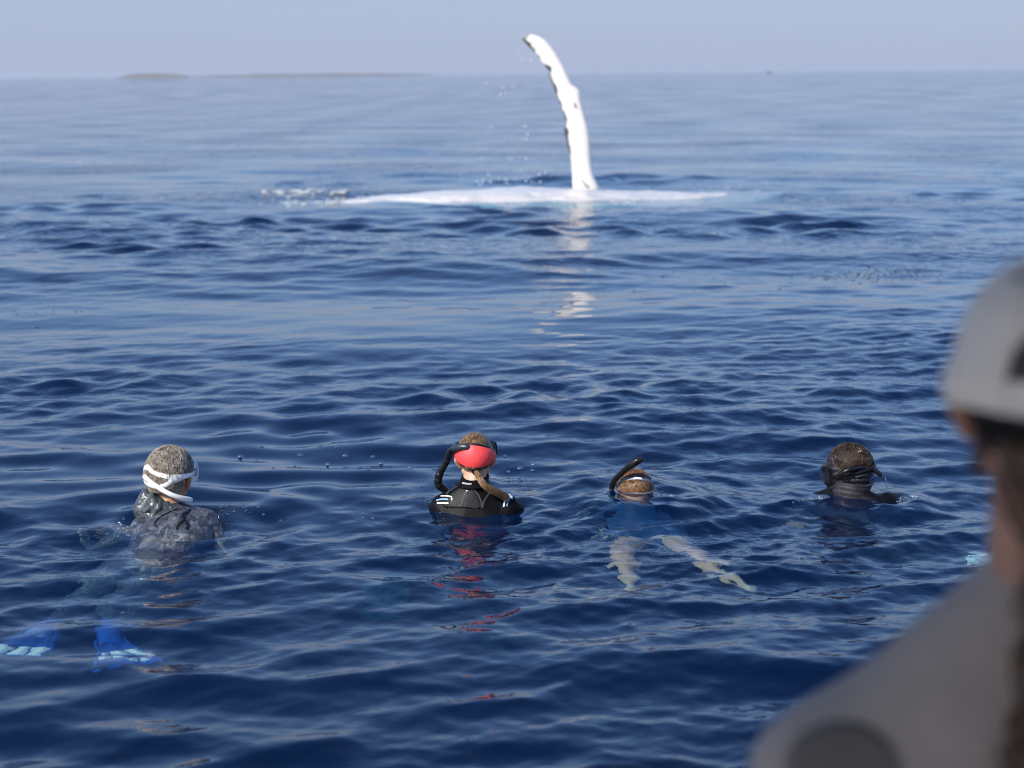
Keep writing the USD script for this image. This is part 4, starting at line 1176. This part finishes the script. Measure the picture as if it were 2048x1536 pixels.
def flecks(rng, pix, size, shape, wobble, lift):
    """many small lumps of water or foam floating at these pixels of the sea: one mesh"""
    P = np.array([at_z(a, b) for a, b in pix])
    P[:, 2] = water_height(P[:, 0], P[:, 1]) + lift
    n, v = len(P), np.array(ICO.vertices)
    V = v[None] * (rng.uniform(*size, (n, 1, 1)) * np.array(shape)) * (1 + wobble * rng.normal(0, 1, (n, len(v), 1)).clip(-1, 1)) + P[:, None]
    F = ICO.faces[None] + (np.arange(n) * len(v))[:, None, None]
    return trimesh.Trimesh(V.reshape(-1, 3), F.reshape(-1, 3), process=False)


def foam_and_drops():
    rng = np.random.default_rng(5)
    n = 9000
    px = rng.uniform(498, 700, n); k = rng.random(n)
    py = np.where(k < 0.45, 391.0 + rng.normal(0, 1.7, n) + 1.2 * np.sin(px / 17), np.where(k < 0.80, 412.5 - (px - 530) * 0.03 + rng.normal(0, 2.4, n), rng.uniform(391, 416, n)))
    g = meshkit.fbm(np.stack([px / 16, py / 3.5, 0 * px], 1), 3, 4)
    g = (g - g.mean()) / g.std()
    ok = g > 0.95 + 0.9 * (px < 520) + 0.5 * (px > 668)
    p = part('tail_foam', flecks(rng, np.stack([px, py], 1)[ok], (0.0025, 0.0085), (2.2, 1.5, 0.6), 0.35, np.abs(rng.normal(0, 0.014, ok.sum()))), FOAM, None, True)
    tag(p, 'broken white foam and churned water at the left end of the whale', 'foam', kind='stuff')
    n = 2600
    px = 640 + rng.uniform(0, 1, n) * 900
    py = np.interp(px, [640, 760, 900, 1100, 1200, 1300, 1420, 1540], [404, 400, 400, 403, 404, 398, 386, 379]) + rng.normal(0, 3.6, n)
    g = meshkit.fbm(np.stack([px / 30, py / 4.0, 0 * px], 1), 3, 9); g = (g - g.mean()) / g.std()
    ok = g > 0.55 - 0.1 * (px > 1200)
    p = part('flank_foam', flecks(rng, np.stack([px, py], 1)[ok], (0.003, 0.010), (2.6, 1.6, 0.4), 0.4, 0.004), FOAM, None, True)
    tag(p, 'thin line of foam where water washes over the white flank', 'foam', kind='stuff')
    L = []
    for i in range(80):
        k = rng.random()
        px, py = (rng.normal(1010, 30), rng.uniform(95, 370)) if k < 0.4 else ((rng.normal(1030, 60), 368 - abs(rng.normal(0, 14))) if k < 0.85 else (rng.normal(640, 12), 388 - abs(rng.normal(0, 4))))
        c = at_y(px, py, WB[1] + rng.normal(0, 0.4))
        m = ICO.copy(); m.vertices = m.vertices * rng.uniform(0.004, 0.013) * np.array([1, 1, 1.25]) + c
        L.append(m)
    p = part('flying_drops', trimesh.util.concatenate(L), CLEAR_DROP_W, None, True)
    tag(p, 'fine spray of water drops left of the raised white flipper', 'spray', kind='stuff')


CLEAR_DROP_W = paint('spray_drop', (0.75, 0.77, 0.80), 0.1, 0.02, 10, spec=0.8)


def bubbles():
    """foam bubbles floating on the sea near the swimmers"""
    proto = None
    rng = np.random.default_rng(8)
    Z = [(1640, 630, 11), (1810, 650, 8), (1790, 715, 6), (1570, 775, 13), (1720, 790, 15), (1775, 835, 15), (1395, 920, 11), (1490, 905, 8), (180, 1080, 13), (230, 990, 12), (365, 1160, 10), (1755, 155, 24), (1925, 155, 16), (1875, 390, 18), (1950, 870, 12), (620, 260, 12), (340, 905, 10), (300, 930, 9), (1640, 370, 12)]
    Q = [(180 + a / 5.12, 860 + b / 5.12, r / 5.12) for a, b, r in Z]
    Z2 = [(65, 515, 26), (250, 515, 34), (540, 520, 36), (380, 745, 26), (175, 780, 14), (760, 730, 9), (1985, 850, 14), (1525, 1030, 12), (1865, 990, 14), (1425, 540, 20), (530, 655, 14), (1720, 480, 14), (75, 268, 10), (10, 975, 14)]
    Q += [(780 + a / 6.02, 840 + b / 6.02, r / 6.02) for a, b, r in Z2]
    Q += [(600, 905, 5), (640, 890, 4), (690, 905, 5), (745, 905, 4), (762, 915, 5), (480, 905, 5), (720, 925, 5), (512, 912, 4), (575, 888, 3), (655, 918, 4), (700, 882, 3), (735, 935, 6), (672, 893, 3), (590, 925, 3), (725, 1030, 3), (745, 1030, 3), (1010, 905, 4), (1040, 925, 5), (1065, 928, 4)]
    v, f = meshkit.arrays(trimesh.creation.icosphere(3, 1.0), True)[:2]
    for px, py, rp in Q:
        c = at_z(px, py)
        r = rp / FPX * np.linalg.norm(c - EYE) * 1.15
        c[2] = water_height(c[0], c[1])[0] - 0.25 * r
        if px < 450 or py > 940 and px < 560:
            lb, gr = 'clear water bubble floating on the sea beside the grey-haired swimmer', 'bubbles beside the grey-haired swimmer'
        elif px > 1000:
            lb, gr = 'clear water bubble floating on the sea right of the coral strap', 'bubbles right of the coral strap'
        elif px > 775:
            lb, gr = 'clear water bubble floating on the sea left of the black curved snorkel', 'bubbles left of the curved snorkel'
        else:
            lb, gr = 'clear water bubble on open sea between the white and coral mask straps', 'bubbles on the open sea between two swimmers'
        t = thing('water_bubble', lb, 'bubble', c, gr)
        if proto is None:
            proto = UsdGeom.Xform.Define(stage, '/World/bubble_kind'); proto.GetPrim().SetSpecifier(Sdf.SpecifierClass)
            m = usdkit.mesh(stage, '/World/bubble_kind/film', trimesh.creation.icosphere(3, 1.0), CLEAR_DROP, smooth=True)
        x = UsdGeom.Xformable(t); x.AddScaleOp().Set(Gf.Vec3f(float(r), float(r), float(r * rng.uniform(0.75, 1.0))))
        t.GetReferences().AddInternalReference('/World/bubble_kind')
        t.SetInstanceable(True)
    # froth where bodies break the surface
    X = []
    for (px, py, sx, sy, n) in ((245, 1052, 22, 9, 70), (300, 1065, 40, 7, 70), (848, 985, 16, 8, 70), (870, 1005, 20, 4, 40), (950, 1018, 60, 4, 50), (1270, 992, 34, 3, 50), (1625, 995, 24, 6, 60), (1600, 1000, 16, 3, 40), (1815, 990, 20, 4, 40), (1050, 972, 12, 5, 40), (460, 1020, 30, 8, 20), (1345, 1000, 10, 3, 18)):
        X.append(np.stack([px + rng.normal(0, sx * 0.6, n), py + rng.normal(0, sy * 0.6, n)], 1))
    p = part('surface_froth', flecks(rng, np.vstack(X), (0.002, 0.0065), (1, 1, 1), 0.0, 0.001), CLEAR_DROP, None, True)
    tag(p, 'tiny glinting froth bubbles where the swimmers break the surface', 'froth', kind='stuff')
    X = []
    for (px, py, sx, sy, n) in ((1740, 541, 90, 7, 210), (60, 622, 55, 12, 22), (1500, 575, 150, 10, 24), (1100, 520, 120, 12, 16)):
        X.append(np.stack([px + rng.normal(0, sx, n), py + rng.normal(0, sy, n)], 1))
    p = part('floating_weed', flecks(rng, np.vstack(X), (0.0015, 0.0058), (2.4, 0.8, 0.4), 0.4, 0.003), paint('weed', (0.045, 0.040, 0.030), 0.35, 0.3, 20), None, True)
    tag(p, 'scattered dark flecks of weed drifting on the sea', 'weed', kind='stuff')


# ---------------------------------------------------------------- far shore
def shore():
    leaf = paint('island_scrub', (0.085, 0.090, 0.080), 0.9, 0.2, 0.02, color2=(0.15, 0.14, 0.13))
    for (px0, px1, py_top, D, name, label, seed) in ((238, 378, 146.0, 5200, 'island', 'low wooded island far off on the left of the horizon', 3), (372, 880, 150.0, 8600, 'islet', 'very low pale strip of land right of the wooded island', 7)):
        a, b = at_y(px0, 153, D), at_y(px1, 153, D)
        n, m = 90, 16
        u, v = np.linspace(0, 1, n), np.linspace(-1, 1, m)
        W = (b[0] - a[0]); c = (a[0] + b[0]) / 2
        hp = (at_y((px0 + px1) / 2, py_top, D) - at_y((px0 + px1) / 2, 155.0, D))[2]
        prof = hp * np.clip(1 - np.abs(2 * u - 1) ** 3.2, 0, 1) * (0.72 + 0.5 * (meshkit.fbm(np.stack([u * 9, 0 * u + seed, 0 * u], 1), 4, seed) - 0.2))
        g = np.stack(np.broadcast_arrays((a[0] + W * u)[:, None], D + (W * 0.22 * v)[None], prof[:, None] * np.sqrt(np.clip(1 - v ** 2, 0, 1))[None] + 0.0), -1).copy()
        g[..., 2] += 0.12 * hp * (meshkit.fbm(g.reshape(-1, 3) / (W / 40), 3, seed).reshape(n, m)) * (g[..., 2] > 1)
        lo = g.copy(); lo[..., 2] = -6
        p = part(name, slab(g, lo), leaf, None, True)
        tag(p, label, 'island', kind='structure')
    c = at_z(1538, 146); D = 3300.0
    c = np.array([at_y(1538, 143, D)[0], D, 0])
    t = thing('motor_boat', 'tiny dark motor boat far off on the right of the horizon', 'boat', c)
    hull_ = soften(hull((c + (-4, 0, 0.4), 0.5), (c + (3, 0, 0.6), 0.9), (c + (-4, 0, 1.0), 0.7), (c + (4.6, 0, 1.5), 0.3)), 0.5, 2)
    dk = paint('far_boat_paint', (0.06, 0.065, 0.08), 0.5)
    part('hull', hull_, dk, t, 40)
    part('cabin', soften(hull((c + (-1.5, 0, 1.6), 0.7), (c + (1, 0, 1.6), 0.7), (c + (-1.3, 0, 2.9), 0.5), (c + (0.4, 0, 2.9), 0.5)), 0.5, 2), dk, t, 40)
    part('mast', tube([c + (-0.8, 0, 3.2), c + (-0.9, 0, 5.6)], 0.12, 8, 6), dk, t, 40)


# ---------------------------------------------------------------- the boat that carries the photographer (outside the frame) and the watcher on it
def box(x0, x1, y0, y1, z0, z1, bevel=0.02):
    return hull(*[((x, y, z), bevel) for x in (x0 + bevel, x1 - bevel) for y in (y0 + bevel, y1 - bevel) for z in (z0 + bevel, z1 - bevel)])


def tour_boat():
    white = paint('white_gelcoat', (0.72, 0.72, 0.70), 0.3, 0.04, 3, coat=0.3)
    grey = paint('grey_canvas', (0.42, 0.42, 0.42), 0.8, 0.05, 3)
    steel = paint('steel_tube', (0.55, 0.55, 0.56), 0.25, 0.05, 5, metallic=1.0)
    t = thing('tour_boat', 'white open boat with a canvas roof that carries the watcher in the cap', 'boat', (0, 0, 0))
    part('hull', as_tri(m3.Manifold.batch_hull([box(-3.6, 3.6, -0.9, 1.80, 0.60, 0.70), box(-3.2, 3.2, -0.7, 1.45, -0.4, -0.3)])), white, t, 30)
    part('gunwale', as_tri(box(-3.65, 3.65, 1.75, 1.89, 0.64, 0.76, 0.03)), white, t, 30)
    part('bench', as_tri(box(-0.6, 2.4, 1.28, 1.72, 0.70, 0.86, 0.03)), white, t, 30)
    part('roof', as_tri(box(-3.4, 3.4, -4.4, 1.60, 2.90, 2.95, 0.02)), grey, t, 30)
    for x_ in (-3.2, 3.2):
        for y_ in (-0.7, 1.55):
            part('roof_post', tube([(x_, y_, 0.68), (x_, y_, 2.92)], 0.022, 12, 8), steel, t, 40)


def watcher():
    Y = 1.50
    C = at_y(2104, 788, Y)
    head = Head(C, (0.14, 1, -0.04), (0, 0, 1), 0.97)
    nk = at_y(2092, 1200, Y)
    shl = at_y(1652, 1560, Y); shr = 2 * nk - shl; shr[2] = shl[2]
    seat = 0.86
    ch = nk + (0, 0.0, -0.20); pl = np.array([nk[0], Y - 0.02, seat + 0.11])
    J = dict(neck=nk + (0, 0, -0.02), sh_l=shl, sh_r=shr, chest=ch, waist=ch * 0.45 + pl * 0.55, pelvis=pl, hip_l=pl + (-0.09, 0, 0), hip_r=pl + (0.09, 0, 0), kn_l=pl + (-0.13, 0.42, 0.03), kn_r=pl + (0.13, 0.42, 0.03),
             an_l=pl + (-0.13, 0.47, -0.37), an_r=pl + (0.13, 0.47, -0.37), toe_l=pl + (-0.13, 0.58, -0.45), toe_r=pl + (0.13, 0.58, -0.45),
             el_l=shl + (-0.05, 0.10, -0.27), el_r=shr + (0.05, 0.10, -0.27), wr_l=pl + (-0.12, 0.30, 0.13), wr_r=pl + (0.12, 0.30, 0.13))
    t = thing('person', 'watcher close by at the right edge with off-white cap, pale shirt and long curls', 'person', pl)
    part('body', figure(J, head, 0.96), SKIN_TAN, t, True)
    sh = figure(J, head, 1.0, 0.014, ('trunk', 'arms'), 0.016)
    nz = meshkit.fbm(np.array(sh.vertices) * 9, 3, 5); sh.vertices = sh.vertices + sh.vertex_normals * (0.012 * (nz - nz.mean()))[:, None]
    part('shirt', sh, SHIRT_CLOTH, t, True)
    ss = Skin(sh)
    hh = lambda a, b: ss.hit(a, b, Y - 0.07)
    part('dark_shirt_patch', _patch(ss, [hh(1580, 1500), hh(1640, 1455), hh(1720, 1450), hh(1800, 1535)], [hh(1575, 1640), hh(1650, 1650), hh(1740, 1650), hh(1815, 1640)]), SHIRT_DARK, t, True)  # darker brown-grey patch laid over the lower left of the shirt
    part('trousers', figure(J, head, 1.0, 0.012, ('legs',), 0.02), SHIRT_DARK, t, True)
    low = lambda a: -34 - 6 * np.cos(np.radians(a)) + 34 * _smooth(100, 135, np.abs(a))
    h = part('hair', hair_cap(head, low, 0.009, rough=0.3, seed=4), HAIR_UNDER, t, True)
    az, el = scalp_points(lambda a: np.maximum(low(a), -60), 2200, RNG)
    ok = el < math.radians(20)
    hair_strands('hair_strand', head, az[ok], el[ok], 0.05, lambda a, e: (0 * a, -1.0 + 0 * a), 0.0022, HAIR_UNDER, h, lift=0.008, curl=0.02)
    # long curls down the back
    n, k = 620, 44
    s = np.linspace(0, 1, k)
    a0, r0 = RNG.uniform(0, 2 * PI, n), np.sqrt(RNG.uniform(0, 1, n))
    wid = np.interp(s, [0, 0.12, 0.35, 1], [0.066, 0.060, 0.072, 0.125])
    dep = np.interp(s, [0, 0.12, 0.35, 1], [0.030, 0.026, 0.030, 0.035])
    cen = np.stack([C[0] + 0.024 * _smooth(0.0, 0.2, s) + 0.006 * s, Y + np.interp(s, [0, 0.15, 0.4, 1], [-0.066, -0.085, -0.135, -0.150]), C[2] - 0.045 - 0.50 * s], 1)
    P = cen[None] + np.stack([np.cos(a0)[:, None] * r0[:, None] * wid, np.sin(a0)[:, None] * r0[:, None] * dep, 0 * s[None] + RNG.normal(0, 0.01, (n, 1))], -1)
    fr, ph, am = RNG.uniform(16, 30, n), RNG.uniform(0, 2 * PI, n), RNG.uniform(0.008, 0.020, n)
    g = _smooth(0.05, 0.3, s)
    P[..., 0] += am[:, None] * np.sin(ph[:, None] + fr[:, None] * s) * g; P[..., 1] += am[:, None] * np.cos(ph[:, None] + fr[:, None] * s) * g
    strands('long_curl', P, 0.0042 * (1 - 0.3 * s)[None] * 1.2, HAIR_CURL, h)
    part('hair_core', tube(cen[::6] + (0, 0.008, 0), np.interp(s[::6], [0, .12, .35, 1], [0.040, 0.034, 0.048, 0.060]), 14, 30, flat=0.55), HAIR_CURL, h, True)
    # cap with an opening and strap at the back
    cp = []
    A, E = np.meshgrid(np.radians(np.linspace(34, 326, 90)), np.radians(np.linspace(-12, 88, 34)), indexing='ij')
    ear = 0.014 * np.exp(-((np.degrees(A) - 278) / 22) ** 2 - ((np.degrees(E) + 4) / 16) ** 2) + 0.014 * np.exp(-((np.degrees(A) - 82) / 22) ** 2 - ((np.degrees(E) + 4) / 16) ** 2)
    crown = head.shell(A, E, 0.0155 + ear, 0.0105 + ear)
    az = np.radians(np.linspace(-34, 34, 28)); arch = np.radians(5 + 33 * np.sqrt(np.clip(1 - (np.degrees(az) / 34.01) ** 2, 0, 1)))
    A2_ = np.broadcast_to(az[:, None], (28, 18)); E2 = arch[:, None] + (math.radians(88) - arch[:, None]) * np.linspace(0, 1, 18)[None]
    c0 = part('cap', trimesh.util.concatenate([crown, head.shell(A2_, E2, 0.0155, 0.0105)]), CAP_CLOTH, t, 40)
    part('cap_strap', head.band([(-42, -3.5), (0, -3.5), (42, -3.5)], 0.030, 0.011, 0.003, 40), CAP_CLOTH, c0, 40)
    part('cap_button', tube([head.on(0, math.radians(88), 0.016), head.on(0, math.radians(88), 0.021)], 0.008, 12, 4), CAP_CLOTH, c0, 40)
    for d in range(6):
        a_ = math.radians(d * 60 + 30)
        e_ = np.radians(np.linspace(40 if d in (0, 5) else 0, 87, 14))
        part('cap_seam', tube(head.on(np.full(14, a_), e_, 0.0165), 0.0013, 6, 26), CAP_CLOTH, c0, 40)
    u, v = np.linspace(-1, 1, 25), np.linspace(0, 1, 8)
    aa = math.pi + u * math.radians(58)
    base = head.on(aa, np.full(25, math.radians(4)), 0.012)
    fw = head.R[:, 1]
    br = base[:, None] + fw[None, None] * (0.075 * np.sqrt(np.clip(1 - u ** 2 * 0.9, 0, 1))[:, None] * v[None])[..., None] - np.array([0, 0, 1.0]) * (0.020 * v[None] ** 1.3 + 0.02 * (u ** 2)[:, None] * v[None])[..., None]
    part('cap_brim', slab(br + (0, 0, 0.002), br - (0, 0, 0.002)), CAP_CLOTH, c0, 40)


# ---------------------------------------------------------------- sea air
def sea_air():
    m = usdkit.material(stage, '/World/Looks/sea_air', {'v': ('principled_volume', {'color': (0.86, 0.91, 1.0), 'density': 0.000045, 'anisotropy': 0.2})}, volume='v.volume')
    b = trimesh.creation.box([29000, 29000, 115]).apply_translation([0, 0, 54 - 57.5])
    p = part('haze', b, m, None, False)
    tag(p, 'thin pale sea haze over the water', 'haze', kind='stuff')


# ---------------------------------------------------------------- assemble
whale_water()
place_sea()
whale()
grey_haired_swimmer()
coral_strap_swimmer()
low_swimmer()
gaiter_swimmer()
tour_boat()
watcher()
shore()
bubbles()
foam_and_drops()
sea_air()
